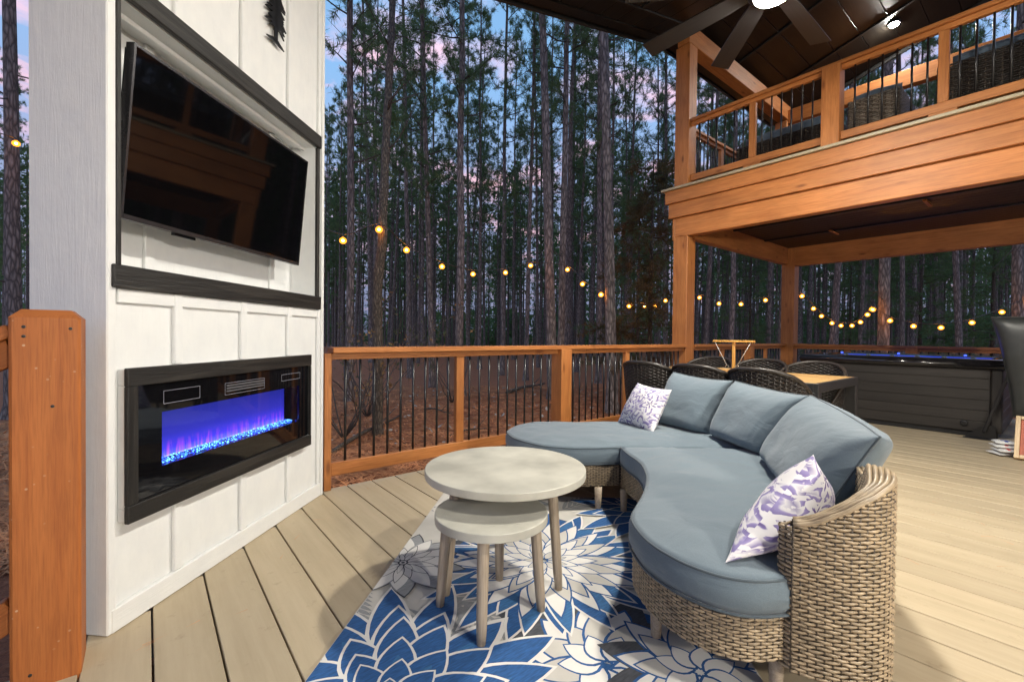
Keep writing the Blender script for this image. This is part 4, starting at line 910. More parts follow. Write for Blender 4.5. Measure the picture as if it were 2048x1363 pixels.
def chair_meshes():
    out = []
    pth = [(.235*math.sin(math.radians(a)), -.235*math.cos(math.radians(a))) for a in np.linspace(-118, 118, 40)]
    def zt(f): 
        th = abs(f*2-1); return .785-.33*th**2.4
    P = resample(pth, .0075); n = len(P); mb = MB()
    wr = np.random.default_rng(1); ph = np.arange(n)*math.pi/4; tg = np.gradient(P, axis=0); tg /= np.linalg.norm(tg, axis=1)[:, None]; nr = np.stack([tg[:, 1], -tg[:, 0]], 1)
    z = .36; k = 0
    while z < .78:
        ok = np.where([z < zt(i/(n-1)) for i in range(n)])[0]
        if len(ok) > 8:
            lean = 1+.16*(z-.36)/.4; q = np.column_stack([P*lean+nr*(.007*np.cos(ph+math.pi*k))[:, None], np.full(n, z)])[ok]; mb.tube(q, .0072, 5, 0)
        z += .0128; k += 1
    for i in range(0, n, 4):
        t = zt(i/(n-1)); mb.tube([(P[i][0], P[i][1], .34), (P[i][0]*(1+.16*(t-.36)/.4), P[i][1]*(1+.16*(t-.36)/.4), t)], .0055, 5, 0)
    out.append(('back_weave', mb.mesh('chair_back_weave', WICKERD, True), True))
    mb = MB(); rim = [(P[i][0]*(1+.16*(zt(i/(n-1))-.36)/.4), P[i][1]*(1+.16*(zt(i/(n-1))-.36)/.4), zt(i/(n-1))) for i in range(0, n, 3)]; mb.tube(rim, .0155, 8); out.append(('back_rim', mb.mesh('chair_rim', WICKERD, True), False))
    mb = MB(); mb.lathe([(.20, .33), (.235, .335), (.245, .36), (.235, .385), (.20, .392)], 28); out.append(('seat', mb.mesh('chair_seat', WICKERD, True), False))
    return out
CM = chair_meshes(); mb = MB(); mb.tube([(0, 0, 0), (0, 0, .34)], .014, 8); CLEG = mb.mesh('chair_leg', METALB, True)
def chair(label, x, y, rz):
    o = thing('wicker_chair', label, 'chair', (x, y, 0), 'dark wicker chairs at the dining table'); M = T((x, y, 0)) @ Matrix.Rotation(rz, 4, 'Z')
    for n, me, st in CM:
        c = link(n, me, M, o)
        if st: kind(c, 'stuff')
    for a in (-.15, .15):
        for b in (-.15, .15): link('leg', CLEG, M @ T((a, b, 0)), o)
for y, l in ((2.27, 'dark wicker chair behind the flowered pillow, nearest the orange railing'), (1.79, 'dark wicker chair in the middle of the row behind the sofa'), (1.34, 'dark wicker chair of the sofa-side row nearest the end of the table')):
    chair(l, 3.47, y, -math.pi/2+rnd.uniform(-.06, .06))
for y, l in ((2.36, 'dark wicker chair across the table beside the balcony post'), (1.86, 'dark wicker chair across the table behind the ring game'), (1.42, 'dark wicker chair across the table in front of the hot tub')):
    chair(l, 4.45, y, math.pi/2+rnd.uniform(-.06, .06))
# ring game on the table
gm = thing('ring_toss_game', 'small wooden ring game with a crossbar and strings on the dining table', 'game', (4.26, 1.96, TZ))
span('base_board', (4.16, 4.34), (1.80, 2.12), (TZ+.0005, TZ+.018), TEAK, gm, 1)
gp = (4.25, 1.96)
GOLD = wood('golden_pine', (.50, .24, .05), (.62, .33, .08), (.70, .40, .12), .4, .1, (2, 40, 40), False)
span('upright', (gp[0]-.012, gp[0]+.012), (gp[1]-.012, gp[1]+.012), (TZ+.0185, .955), GOLD, gm, 2)
b0, b1 = PX(1428, 690, gp[0]), PX(1508, 690, gp[0])
span('crossbar', (gp[0]-.03, gp[0]+.03), (b1[1], b0[1]), (.9555, .975), GOLD, gm, 1)
CORD = plain('white_cord', (.6, .6, .58), .7)
for y0, dy in ((b0[1]-.02, -.13), (b1[1]+.02, .13)):
    e = (gp[0]-.02, y0+dy*.9, TZ+.05); mb = MB(); mb.tube([(gp[0]-.02, y0, .955), e], .0025, 5); mb.obj('string', CORD, gm, True)
    mb = MB(); mb.tube([(e[0], e[1]+.018*math.cos(a), e[2]-.018+.018*math.sin(a)) for a in np.linspace(0, 6.4, 18)], .003, 5); mb.obj('ring', plain('steel_ring%d' % int(dy > 0), (.5, .5, .5), .25, metal=1.), gm, True)

# ================================================================== HOT TUB
tub = thing('hot_tub', 'dark panelled hot tub with glossy rim and blue lit water in the far corner', 'hot tub', (7.4, 1.3, 0))
HX0, HX1, HY0, HY1 = 6.64, 8.08, .40, 2.16
TUBP = wood('tub_panel', (.020, .017, .014), (.030, .026, .022), (.042, .036, .031), .5, .15, (1.2, 30, 30), False, .12)
span('plinth', (HX0+.03, HX1-.03), (HY0+.03, HY1-.03), (.001, .06), BLACKPAINT, tub)
n = 6
for k in range(n):
    z0 = .06+.655*k/n; z1 = .06+.655*(k+1)/n-.0014
    span('side_panel', (HX0, HX0+.02), (HY0+.09, HY1-.09), (z0, z1), TUBP, tub, 1, .003)
    span('side_panel', (HX0+.09, HX1-.09), (HY0, HY0+.02), (z0, z1), TUBP, tub, 0, .003)
    span('side_panel', (HX0+.09, HX1-.09), (HY1-.02, HY1), (z0, z1), TUBP, tub, 0, .003)
for a in (HX0, HX1-.085):
    for b in (HY0, HY1-.085): span('corner_panel', (a, a+.085), (b, b+.085), (.06, .715), TUBP, tub, 2, .012)
span('cabinet_core', (HX0+.022, HX1-.022), (HY0+.022, HY1-.022), (.06, .60), BLACKPAINT, tub, 0, 0)
SHELL = plain('glossy_shell', (.012, .011, .012), .10, .3, (25, 25, 25), coat=.5)
mb = MB()      # rim: rounded frame
prof = [(-.02, .70), (-.035, .72), (-.04, .755), (-.025, .79), (.03, .808), (.10, .805), (.14, .78), (.17, .70), (.2, .60)]
V = []
for o_, z in prof:
    V += [(HX0+o_, HY0+o_, z), (HX1-o_, HY0+o_, z), (HX1-o_, HY1-o_, z), (HX0+o_, HY1-o_, z)]
mb.add(V, [(4*i+j, 4*i+(j+1) % 4, 4*i+4+(j+1) % 4, 4*i+4+j) for i in range(len(prof)-1) for j in range(4)]); sh = mb.obj('rim_shell', SHELL, tub, True)
def water_mat():
    m, nt, b = mat_new('tub_water'); b.inputs['Base Color'].default_value = (.02, .05, .30, 1); b.inputs['Roughness'].default_value = .06; b.inputs['Emission Color'].default_value = (.03, .06, 1., 1); b.inputs['Emission Strength'].default_value = .55  # water emits the blue glow itself, in place of lamps below it
    mp = coords(nt, (7, 7, 7), False); n_ = nd(nt, 'ShaderNodeTexNoise', i_Scale=1., i_Detail=3.); nt.links.new(mp.outputs[0], n_.inputs['Vector']); bump(nt, b, n_.outputs['Fac'], .5, .05); return m
mb = MB(); mb.add([(HX0+.15, HY0+.15, .782), (HX1-.15, HY0+.15, .782), (HX1-.15, HY1-.15, .782), (HX0+.15, HY1-.15, .782)], [(0, 1, 2, 3)]); mb.obj('water', water_mat(), tub)
LED = emis('blue_led', (.06, .12, 1.), 2.)
for k, (x, y) in enumerate(((7.9, .8), (7.95, 1.45), (7.6, 2.0))):
    mb = MB(); mb.lathe([(.012, 0), (.016, .008), (.008, .018)], 10, (x, y, .80)); mb.obj('blue_light', LED, tub, True)
CHROME = plain('chrome', (.7, .7, .7), .1, metal=1.)
for k in range(7):
    y = .62+.22*k; mb = MB(); mb.lathe([(.022, 0), (.024, .006), (.012, .012)], 12, (HX0+.06, y, .806)); mb.obj('jet_knob', CHROME, tub, True)
mb = MB(); mb.lathe([(.03, 0), (.03, .01), (.02, .012)], 18); c = PX(1928, 845, HX0); mb.obj('drain_cap', METALB, tub, True, T((HX0-.001, c[1], c[2])) @ Matrix.Rotation(-math.pi/2, 4, 'Y'))
# cover lifter and folded cover
lif = thing('cover_lifter', 'black bracket and slanted bar holding the folded hot tub cover', 'cover lifter', (6.6, .5, 0))
mb = MB(); mb.add([(6.60, .66, .002), (6.60, .44, .002), (6.60, .44, .13), (6.60, .50, .15), (6.60, .58, .09), (6.612, .66, .002), (6.612, .44, .002), (6.612, .44, .13), (6.612, .50, .15), (6.612, .58, .09)], [(0, 1, 2, 3, 4), (9, 8, 7, 6, 5), (0, 5, 6, 1), (1, 6, 7, 2), (2, 7, 8, 3), (3, 8, 9, 4), (4, 9, 5, 0)]); mb.obj('bracket', METALB, lif, fixn=True)
span('foot_plate', (6.52, 6.615), (.44, .67), (.001, .0018), METALB, lif, 1, 0)
q = PX(2048, 650, 6.58); bar('lift_bar', (6.585, .52, .07), (6.585, q[1]-.12, q[2]+.32), .028, .028, METALB, lif, .004)
mb = MB()
VIN = plain('charcoal_vinyl', (.040, .043, .042), .38, .15, (12, 12, 12), bmp=.05)
def cov(u, v, sd):
    # folded cover hanging beside the tub, face towards the deck
    y0 = .455-.02*v+.05*(1-v)*.5*(u+1)*0; z = .29+.93*(v+1)/2; x = 6.70+.62*(u+1)
    yl = .44-.10*(1-(v+1)/2)*(.4+.6*math.sin((v+1)*1.4)); th = .12*max(0, (1-abs(u)**8)*(1-abs(v)**6))**.5
    return (x-.02*v, yl-.16+th*sd+.01*noise.noise(Vector((x*3, z*4, sd))), z)
def cov2(u, v, sd):
    z = .27+.95*(v+1)/2; f = (v+1)/2
    yl = .40-.085*(1-f)+.075*f*f; yr = yl-.62; y = yl+(yr-yl)*(u+1)/2
    th = .10*max(0, (1-abs(u)**7)*(1-abs(v)**9))**.5*(1+.25*math.sin(f*3.1))
    return (6.40-sd*th+.05*(1-f)+.012*noise.noise(Vector((y*6, z*3, sd))), y, z)
cv = patch_cushion(cov2, 26, 26, 'tub_cover', VIN, None, pipe=VIN, pipe_r=.006); tag(cv, 'folded charcoal vinyl hot tub cover hanging at the right edge', 'tub cover')
# bean bags and cornhole board
bz = .0015; bc = (5.78, .345)
BAGW, BAGR, BAGB = plain('bag_white', (.62, .62, .61), .9), plain('bag_red', (.55, .05, .055), .9), plain('bag_blue', (.05, .08, .30), .9)
bl_ = ('white bean bag at the bottom of the stack on the deck', 'white bean bag with a red patch, second from the bottom of the stack', 'white bean bag with a red patch below the blue topmost one', 'topmost bean bag with a blue patch on the stack')
for k in range(4):
    a = rnd.uniform(-.3, .3)+.5; ca, sa = math.cos(a), math.sin(a); ox, oy = rnd.uniform(-.02, .02)+.035*k*.6, rnd.uniform(-.015, .015)-.008*k; hh = .032
    me_c = bz+.016+k*.031
    def bag(u, v, sd, me_c=me_c, ca=ca, sa=sa, ox=ox, oy=oy):
        t = max(0, (1-abs(u)**3)*(1-abs(v)**3))**.6*.017; x, y = u*.075*(1-.06*(1-v*v)), v*.075*(1-.06*(1-u*u))
        return (bc[0]+ox+x*ca-y*sa, bc[1]+oy+x*sa+y*ca, me_c+sd*t)
    o = patch_cushion(bag, 12, 12, 'bean_bag', [BAGW][0]); o.data.materials.append(BAGB if k == 3 else BAGR); tag(o, bl_[k], 'bean bag', 'stack of bean bags')
    for p in o.data.polygons:
        c = p.center/S; lx = (c[0]-bc[0]-ox)*ca+(c[1]-bc[1]-oy)*sa; ly = -(c[0]-bc[0]-ox)*sa+(c[1]-bc[1]-oy)*ca
        if lx < .012 and abs(ly) < .035+.03*lx/.075 and k != 0 and lx > -.06: p.material_index = 1
cb = thing('cornhole_board', 'pale wood framed cornhole board with a rust red face leaning at the right edge', 'game board', (5.68, .1, 0))
ex = np.array([.0, -1, 0]); up = np.array([.45, -.1, .80]); up /= np.linalg.norm(up); nn = np.cross(ex, up); nn /= np.linalg.norm(nn); up = np.cross(nn, ex); o0 = np.array([5.66, .272, .012])
fr = (ex, up, nn) if np.dot(np.cross(ex, up), nn) > 0 else (ex, up, -nn); sg = 1 if fr[2][0] < 0 else -1
PALE = wood('pale_pine', (.50, .36, .20), (.60, .45, .27), (.68, .53, .34), .5, .1, (2, 40, 40), False)
def cbp(a, b, d): return o0+ex*a+up*b+fr[2]*d*sg
board('face_panel', cbp(.45, .19, 0), (.84, .32, .016), plain('rust_red', (.36, .075, .03), .5), cb, 1, fr)
for a, b, d0, d1 in ((.015, .19, .03, .38), (.885, .19, .03, .38)): board('frame_rail', cbp(a, b, 0), (d0, d1, .05), PALE, cb, 1, fr)
for b in (.015, .365): board('frame_rail', cbp(.45, b, 0), (.839, .03, .05), PALE, cb, 0, fr)

# ================================================================== BALCONY FURNITURE
def lounge(label, x0, x1, y0, y1, zt, cat, cushion_over, stuffm, slope=0, cat2='patio furniture'):
    o = thing('wicker_armchair' if cat == 'armchair' else 'wicker_sofa', label, cat, ((x0+x1)/2, (y0+y1)/2, 2.83)); z0 = 2.86
    pth = [(x1, y1), (x0+.05, y1), (x0, y1-.05), (x0, y0+.05), (x0+.05, y0), (x1, y0)]
    def zt_f(f): return zt-slope*f
    poly_prism([(x1-.01, y1-.012), (x0+.06, y1-.012), (x0+.012, y1-.06), (x0+.012, y0+.06), (x0+.06, y0+.012), (x1-.01, y0+.012)], z0, z0+.30, STAKE, 'seat_frame', o)
    poly_prism([(x0+.012, y0+.03), (x0+.07, y0+.03), (x0+.07, y1-.03), (x0+.012, y1-.03)], z0+.3, zt-.02-slope*.5, STAKE, 'back_panel', o)
    weave(pth, z0, zt, .019, .05, .0088, [stuffm, STAKE], 'body_weave', o, ztop=zt_f if slope else None)
    def cu(u, v, sd):
        y = (y0+y1)/2+(y1-y0)/2*.96*u; zc = zt-.10+.10*(v+1)*.95*cushion_over/.1-slope*.5; th = .09*max(0, (1-abs(u)**6)*(1-abs(v)**4))**.5
        return (x0+.13-sd*th+.015*noise.noise(Vector((y*4, zc*6, sd))), y, zc+.02*noise.noise(Vector((y*5, 2, 1))))
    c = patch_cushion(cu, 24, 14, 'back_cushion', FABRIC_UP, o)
    def su(u, v, sd):
        y = (y0+y1)/2+(y1-y0)/2*.93*u; x = x0+.2+(x1-x0-.2)*(v+1)/2; th = .05*max(0, (1-abs(u)**8)*(1-abs(v)**8))**.5; return (x, y, z0+.36+sd*th)
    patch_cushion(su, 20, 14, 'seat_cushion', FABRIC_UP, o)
    for a in (x0+.05, x1-.05):
        for b in (y0+.05, y1-.05):
            mb = MB(); mb.tube([(a, b, 2.829), (a, b, z0+.02)], .02, 8); mb.obj('leg', METALB, o, True)
a = PX(1690, 195, 5.6); b = PX(1800, 195, 5.6)
lounge('grey wicker armchair with a blue cushion behind the middle of the balcony rail', 5.6, 6.2, b[1], 1.46, 3.42, 'armchair', .10, WICKERG)
a = PX(1893, 120, 5.6)
lounge('dark wicker loveseat with a blue cushion at the right end of the balcony', 5.6, 6.3, -.55, a[1], 3.47, 'loveseat', .11, WICKERD)
lounge('dark wicker sofa with blue cushions at the left end of the balcony', 5.75, 6.4, 1.60, 2.62, 3.36, 'sofa', .12, WICKERD)

# ================================================================== WOODS
def tuft_tris(rng, c, d, n, L, wd):
    """n thin needles round direction d from point c"""
    c = np.asarray(c); d = np.asarray(d)/(np.linalg.norm(d)+1e-9)
    v = rng.normal(size=(n, 3)); v = v/np.linalg.norm(v, axis=1)[:, None]*.95+d*.75; v /= np.linalg.norm(v, axis=1)[:, None]
    l = rng.uniform(.6, 1.1, n)[:, None]*L; sd = np.cross(v, rng.normal(size=(n, 3))); sd /= np.linalg.norm(sd, axis=1)[:, None]+1e-9
    b = c+rng.normal(size=(n, 3))*L*.12
    return np.stack([b-sd*wd/2, b+sd*wd/2, b+v*l], 1)
def pine(seed, h, r, cb, dens=1., nb=44, blen=2.1, low=False, needle=.20, nwd=.016):
    """trunk mesh (with limbs) and crown mesh; base at origin"""
    rng = np.random.default_rng(seed); mb = MB(); tri = []
    zs = np.concatenate([[-.3, 0, .25, .7], np.arange(1.6, h, 1.3), [h]]); px = np.cumsum(rng.normal(0, .018, len(zs)))*1.; py = np.cumsum(rng.normal(0, .018, len(zs)))
    rad = np.array([r*(1-.82*max(0, z)/h)*(1+.45*math.exp(-max(0, z)/.22)) for z in zs])
    def cen(z): return np.array([np.interp(z, zs, px), np.interp(z, zs, py), z])
    mb.tube(np.column_stack([px, py, zs]), rad, 12, 0, caps=False)
    def limb(z, a, L, el, rr_, live):
        p = cen(z); d = np.array([math.cos(a)*math.cos(el), math.sin(a)*math.cos(el), math.sin(el)]); n = 5; pts = [p]; dd = d.copy()
        for k in range(n):
            dd = dd+rng.normal(0, .14, 3)+np.array([0, 0, .05 if live else -.03]); dd /= np.linalg.norm(dd); pts.append(pts[-1]+dd*L/n)
        mb.tube(pts, [rr_*(1-.85*k/n) for k in range(n+1)], 4, 1, caps=False)
        subs = []
        for k in range(1, n+1):
            for q in range(2 if live else 1):
                if rng.random() < (.9 if live else .5):
                    sd = dd*.5+rng.normal(0, .6, 3); sd /= np.linalg.norm(sd); l = L*rng.uniform(.14, .32)*(1 if live else .8); e = pts[k]+sd*l
                    mb.tube([pts[k], (pts[k]+e)/2+rng.normal(0, .03, 3), e], [rr_*.4, rr_*.28, rr_*.12], 3, 1, caps=False); subs.append((pts[k], e, sd))
        if live:
            for (s0, e, sd) in subs+[(pts[-2], pts[-1], dd)]:
                for f in (.35, .7, 1.0, 1.08):
                    if rng.random() < .66*dens: tri.append(tuft_tris(rng, s0+(e-s0)*f+rng.normal(0, .04, 3), sd+np.array([0, 0, .25]), 14, needle, nwd))
    nd_ = int((cb-1.5)*2.2)
    for k in range(nd_):
        limb(rng.uniform(1.8, cb+1), rng.uniform(0, 6.28), rng.uniform(.25, 1.5), rng.uniform(-.25, .45), r*.11, False)
    for k in range(nb):
        f = k/nb; z = cb+(h-cb)*(f**.9)*.985+rng.uniform(-.15, .15); L = blen*(1-.75*f)*rng.uniform(.6, 1.1)*(.6+.4*min(1, f*5))
        limb(min(z, h-.1), rng.uniform(0, 6.28), L, rng.uniform(-.1, .55)+f*.4, r*.20, True)
    tr = mb.mesh('pine_trunk', [BARK, TWIG], True)
    A = np.concatenate(tri).reshape(-1, 3); cr = fast_mesh('pine_crown', A, np.arange(len(A)).reshape(-1, 3), NEEDLE)
    return tr, cr
PINES = [pine(20+k, h, r, cb, nb=nb) for k, (h, r, cb, nb) in enumerate(((19, .115, 7.0, 34), (21, .125, 8.5, 34), (17, .10, 5.6, 36), (20, .115, 6.3, 36), (15, .085, 5.0, 34), (22, .13, 9.5, 32)))]
NEAR = [pine(50, 22, .130, 8.2, nb=40, needle=.22), pine(51, 21, .118, 6.4, nb=44, needle=.22), pine(52, 20, .100, 4.8, nb=52, needle=.22)]
placed = []
def tree(p, meshes, label, group, rz=None, sc=1., name='pine_tree'):
    z = gz(p[0], p[1]); o = thing(name, label, 'tree', (p[0], p[1], z), group); M = T((p[0], p[1], z)) @ Matrix.Rotation(math.radians(rnd.gauss(0, 1.1)), 4, 'X') @ Matrix.Rotation(math.radians(rnd.gauss(0, 1.1)), 4, 'Y') @ Matrix.Rotation(rnd.uniform(0, 6.28) if rz is None else rz, 4, 'Z') @ Matrix.Diagonal((sc, sc, rnd.uniform(.94, 1.06)*1., 1))
    link('trunk', meshes[0], M, o); link('crown', meshes[1], M, o); placed.append((p[0], p[1])); return o
def gpt(px, d):   # ground position straight below pixel column px at camera depth d
    p = AT(px, 673, d); return (p[0], p[1])
grp = 'pines close to the railing'
hero = [(922, 10.4, 1, .95, 'thick dark pine trunk in the middle, left of the twin pale trunks'), (1108, 10.2, 0, 1.0, 'tall pale pine trunk with a paired trunk close behind it'),
        (1118, 11.0, 1, .9, 'second trunk of the pale pair, half hidden behind the first'), (1226, 8.3, 0, .92, 'thick pale pine trunk standing left of the balcony post'),
        (866, 12.0, 2, .95, 'dark pine trunk between the crooked tree and the thick middle pine'), (1197, 13.5, 1, .85, 'darker pine trunk just left of the thick pale one'),
        (1757, 9.6, 0, .95, 'pine trunk lit amber by the string lights behind the hot tub'), (2030, 9.3, 1, .95, 'amber lit pine trunk above the tub cover at the right edge'),
        (1655, 13.5, 0, .8, 'pale pine trunk between the hanging bulbs and the corner post'), (1670, 14.4, 1, .7, 'thin trunk close behind the pale pine right of the corner post'), (1921, 13.0, 1, .8, 'grey pine trunk behind the hot tub, left of the amber lit one'),
        (1808, 15.0, 2, .9, 'slim grey pine trunk right of the amber lit pine'), (1561, 14.0, 0, .8, 'pale pine trunk just left of the far corner post'), (1409, 15.5, 1, .8, 'slim purple grey pine right of the near balcony post'),
        (1535, 17.0, 2, .95, 'slender pine left of the far corner post'), (20, 7.4, 0, .95, 'thick pine trunk in the gap left of the white wall'), (702, 9.6, 2, 1.0, 'leafy pine just right of the white wall, its low crown filling the sky'),
        (1052, 14.5, 2, .9, 'dark pine left of the twin pale trunks, with low green boughs'), (1005, 17, 1, .9, 'slim dark pine right of the thick middle pine'), (820, 15, 1, .85, 'slim dark pine right of the crooked tree'), (960, 20, 2, 1, 'small pine with green boughs behind the thick middle trunk')]
for px, d, k, sc, l in hero: tree(gpt(px, d), NEAR[k], l, grp, sc=sc*.88)
def zone(hx, d):
    far = 'slim dark front-row pine' if d < 18 else 'thin pine at middle distance' if d < 30 else 'thin far pine'
    wh = 'left of the white wall' if hx < 100 else 'between the white wall and the crooked tree' if hx < 757 else 'between the crooked tree and the thick middle pine' if hx < 925 else 'left of the twin pale trunks' if hx < 1110 else 'between the twin trunks and the thick pale pine' if hx < 1226 else 'left of the near balcony post' if hx < 1365 else 'between the two balcony posts' if hx < 1580 else 'left of the amber lit pine' if hx < 1757 else 'behind the hot tub, right of the amber lit pine'
    return far+' '+wh
rr = np.random.default_rng(77); cnt = 0
cand = []
for k in range(40000):
    d = 12.5+(46-12.5)*rr.random()**.62; hx = rr.uniform(-80, 2130)
    if 60 < hx < 640: continue
    p = gpt(hx, d)
    if p[1] < 5.2 and p[0] < 10.2 and p[0] > -2: continue
    if -3 < p[0] < 9.5 and p[1] < 4.5: continue
    if any((p[0]-a)**2+(p[1]-b)**2 < (1.6 if d < 20 else 1.4)**2 for a, b in placed): continue
    if d < 15 and any(abs(hx-h[0]) < 22 for h in hero if h[1] < 14): continue
    tree(p, PINES[int(rr.integers(0, 6))], zone(hx, d), 'pines deep in the woods', sc=float(rr.uniform(.6, 1.05)))
    cnt += 1
    if cnt >= 232: break
# far woods: one mass beyond the trees that can be told apart
def far_woods():
    rng = np.random.default_rng(9); V = []; F_ = []; MI = []; n0 = 0
    tv, tf = [], []; fo = []
    for k in range(760):
        d = rng.uniform(42, 100); hx = rng.uniform(-150, 2250)
        if 90 < hx < 600: continue
        x, y = gpt(hx, d); z = gz(x, y)-.2; h = rng.uniform(15, 21); r = rng.uniform(.10, .17); b = len(tv)*1
        for zz_ in (z, z+h):
            rr_ = r if zz_ == z else r*.25
            for j in range(4): tv.append((x+rr_*math.cos(j*1.571), y+rr_*math.sin(j*1.571), zz_))
        for j in range(4):
            a, c = b+j, b+(j+1) % 4; tf += [(a, c, c+4), (a, c+4, a+4)]
        cb = h*rng.uniform(.25, .45); m = 150; f = rng.random(m)**.8; zz = z+cb+(h-cb)*f; R = 2.1*(1-.7*f)*np.sqrt(rng.random(m)); a = rng.uniform(0, 6.28, m); c = np.column_stack([x+R*np.cos(a), y+R*np.sin(a), zz])
        v = rng.normal(size=(m, 3, 3))*.21; fo.append(c[:, None, :]+v)
        if d > 58:
            m = 90; c = np.column_stack([x+rng.normal(0, 1.6, m), y+rng.normal(0, 1.6, m), z+5.5*rng.random(m)**1.5]); fo.append(c[:, None, :]+rng.normal(size=(m, 3, 3))*.34)
    A = np.concatenate(fo).reshape(-1, 3); T_ = np.array(tf); tv = np.array(tv)
    me = fast_mesh('far_woods', np.vstack([tv, A]), np.vstack([T_, np.arange(len(A)).reshape(-1, 3)+len(tv)]), [BARK, NEEDLE], np.concatenate([np.zeros(len(T_)), np.ones(len(A)//3)]).astype(int))
    o = kind(link('far_woods', me), 'stuff'); o['label'] = 'distant dark pine wood closing the view behind the trunks'; o['category'] = 'woods'
far_woods()
# crooked young hardwood by the railing
p = gpt(757, 6.35); z = gz(*p); ct = thing('crooked_tree', 'slim crooked tree beside the railing with a string light bulb at its bend', 'tree', (p[0], p[1], z))
def ptz(px, py, d): return AT(px, py, d)
mb = MB(); pts = [AT(756, 900, 6.35), AT(755, 800, 6.35), AT(756, 690, 6.35), AT(754, 620, 6.35), AT(757, 545, 6.33), AT(764, 490, 6.3), AT(765, 440, 6.3), AT(770, 330, 6.4), AT(776, 200, 6.5), AT(783, 60, 6.6), AT(788, -80, 6.8), AT(800, -330, 7.)]
Q = resample(pts, .12); mb.tube(Q, np.linspace(.082, .03, len(Q))*(1+.08*np.sin(np.arange(len(Q))*1.3)), 12); mb.obj('trunk', BARK2, ct, True)
rng = np.random.default_rng(4); mb = MB(); lt = []
for k in range(26):
    b = Q[int(rng.integers(len(Q)*.45, len(Q)-2))]; a = rng.uniform(0, 6.28); L = rng.uniform(.3, 1.1); dd = np.array([math.cos(a), math.sin(a), rng.uniform(.2, .9)]); ps = [b]
    for j in range(4): dd = dd+rng.normal(0, .2, 3); dd /= np.linalg.norm(dd); ps.append(ps[-1]+dd*L/4)
    mb = MB(); mb.tube(ps, np.linspace(.012, .002, 5), 4); mb.obj('branch', TWIG, ct, True)
# leafy understorey bushes
def bush(label, base, top, n, mat, seed, leaf=.045, spread=.55, name='leafy_shrub'):
    rng = np.random.default_rng(seed); o = thing(name, label, 'shrub', base, 'shrubs beyond the railing'); mb = MB(); L = []
    for k in range(n):
        a = rng.uniform(0, 6.28); dd = np.array([math.cos(a)*.5, math.sin(a)*.5, 1.]); ps = [np.array(base)]; h = (top-base[2])*rng.uniform(.6, 1.05)
        for j in range(6): dd = dd+rng.normal(0, .22, 3)*[1, 1, .5]; dd /= np.linalg.norm(dd); ps.append(ps[-1]+dd*h/6*[spread*1.6, spread*1.6, 1])
        mb.tube(ps, np.linspace(.011, .002, 7), 4)
        for j in range(3, 7):
            for q in range(int(rng.integers(2, 6))):
                e = ps[j]+rng.normal(0, .13, 3); mb.tube([ps[j], (ps[j]+e)/2+[0, 0, .02], e], [.003, .002, .001], 3, caps=False)
                for w in range(2):
                    c = ps[j]+(e-ps[j])*rng.uniform(.4, 1)+rng.normal(0, .02, 3); u = rng.normal(size=3); u /= np.linalg.norm(u); v = np.cross(u, rng.normal(size=3)); v /= np.linalg.norm(v); s = leaf*rng.uniform(.6, 1.2)
                    L += [(c, c+u*s*.5+v*s*.28, c+u*s), (c, c+u*s, c+u*s*.5-v*s*.28)]
    mb.obj('stems', TWIG, o, True); A = np.array(L).reshape(-1, 3); link('foliage', fast_mesh('shrub_leaves', A, np.arange(len(A)).reshape(-1, 3), mat), None, o)
b = gpt(688, 6.0); bush('bare twiggy shrub with a few yellow leaves beside the white wall', (b[0], b[1], gz(*b)), 1.75, 9, LEAF, 3, .06, .8)
b = gpt(735, 7.6); bush('olive leaved shrub behind the crooked tree', (b[0], b[1], gz(*b)), 2.3, 12, LEAFG, 5, .06, .8)
b = gpt(905, 9.5); bush('low leafy shrub behind the thick middle pine', (b[0], b[1], gz(*b)), 2.0, 7, LEAFG, 6, .05, .6)
# low branched conifers with rusty boughs
def conifer(label, px, d, h, seed, mat, L0=1.5):
    p = gpt(px, d); z = gz(*p); rng = np.random.default_rng(seed); o = thing('young_conifer', label, 'tree', (p[0], p[1], z), 'low branched conifers'); mb = MB(); tri = []
    mb.tube([(0, 0, -.2), (0, 0, h*.5), (.05, 0, h)], [.06, .045, .01], 8, 0)
    for k in range(38):
        f = k/38; zz = .6+(h-.7)*f; a = rng.uniform(0, 6.28); L = L0*(1-.75*f)*rng.uniform(.6, 1.1); dd = np.array([math.cos(a), math.sin(a), .12]); ps = [np.array([0, 0, zz])]
        for j in range(5): dd = dd+rng.normal(0, .1, 3)-[0, 0, .06]; dd /= np.linalg.norm(dd); ps.append(ps[-1]+dd*L/5)
        mb.tube(ps, np.linspace(.014, .003, 6), 4, 1, caps=False)
        for j in range(1, 6):
            for q in range(5): tri.append(tuft_tris(rng, ps[j]+rng.normal(0, .11, 3), dd+[0, 0, -.35], 16, .17, .014))
    mb.obj('trunk', [BARK2, TWIG], o, True, T((*p, z))); A = np.concatenate(tri).reshape(-1, 3); link('crown', fast_mesh('conifer_crown', A, np.arange(len(A)).reshape(-1, 3), mat), T((*p, z)), o)
conifer('rusty green low conifer left of the balcony post', 1300, 9.8, 5.4, 1, NEEDLE_RUST, 1.7)
conifer('green low conifer behind the bulbs right of the thick pale pine', 1275, 15., 6.5, 2, NEEDLE, 2.0)
conifer('dark green conifer behind the hot tub bulbs', 1840, 16., 6., 3, NEEDLE, 2.2)
conifer('dark green conifer behind the right end of the hot tub', 1985, 15., 6.5, 4, NEEDLE, 2.2)
conifer('dim green conifer between the two balcony posts', 1500, 18., 6.5, 5, NEEDLE, 2.2)
conifer('dim green conifer right of the far corner post', 1700, 19., 6., 6, NEEDLE, 2.2)
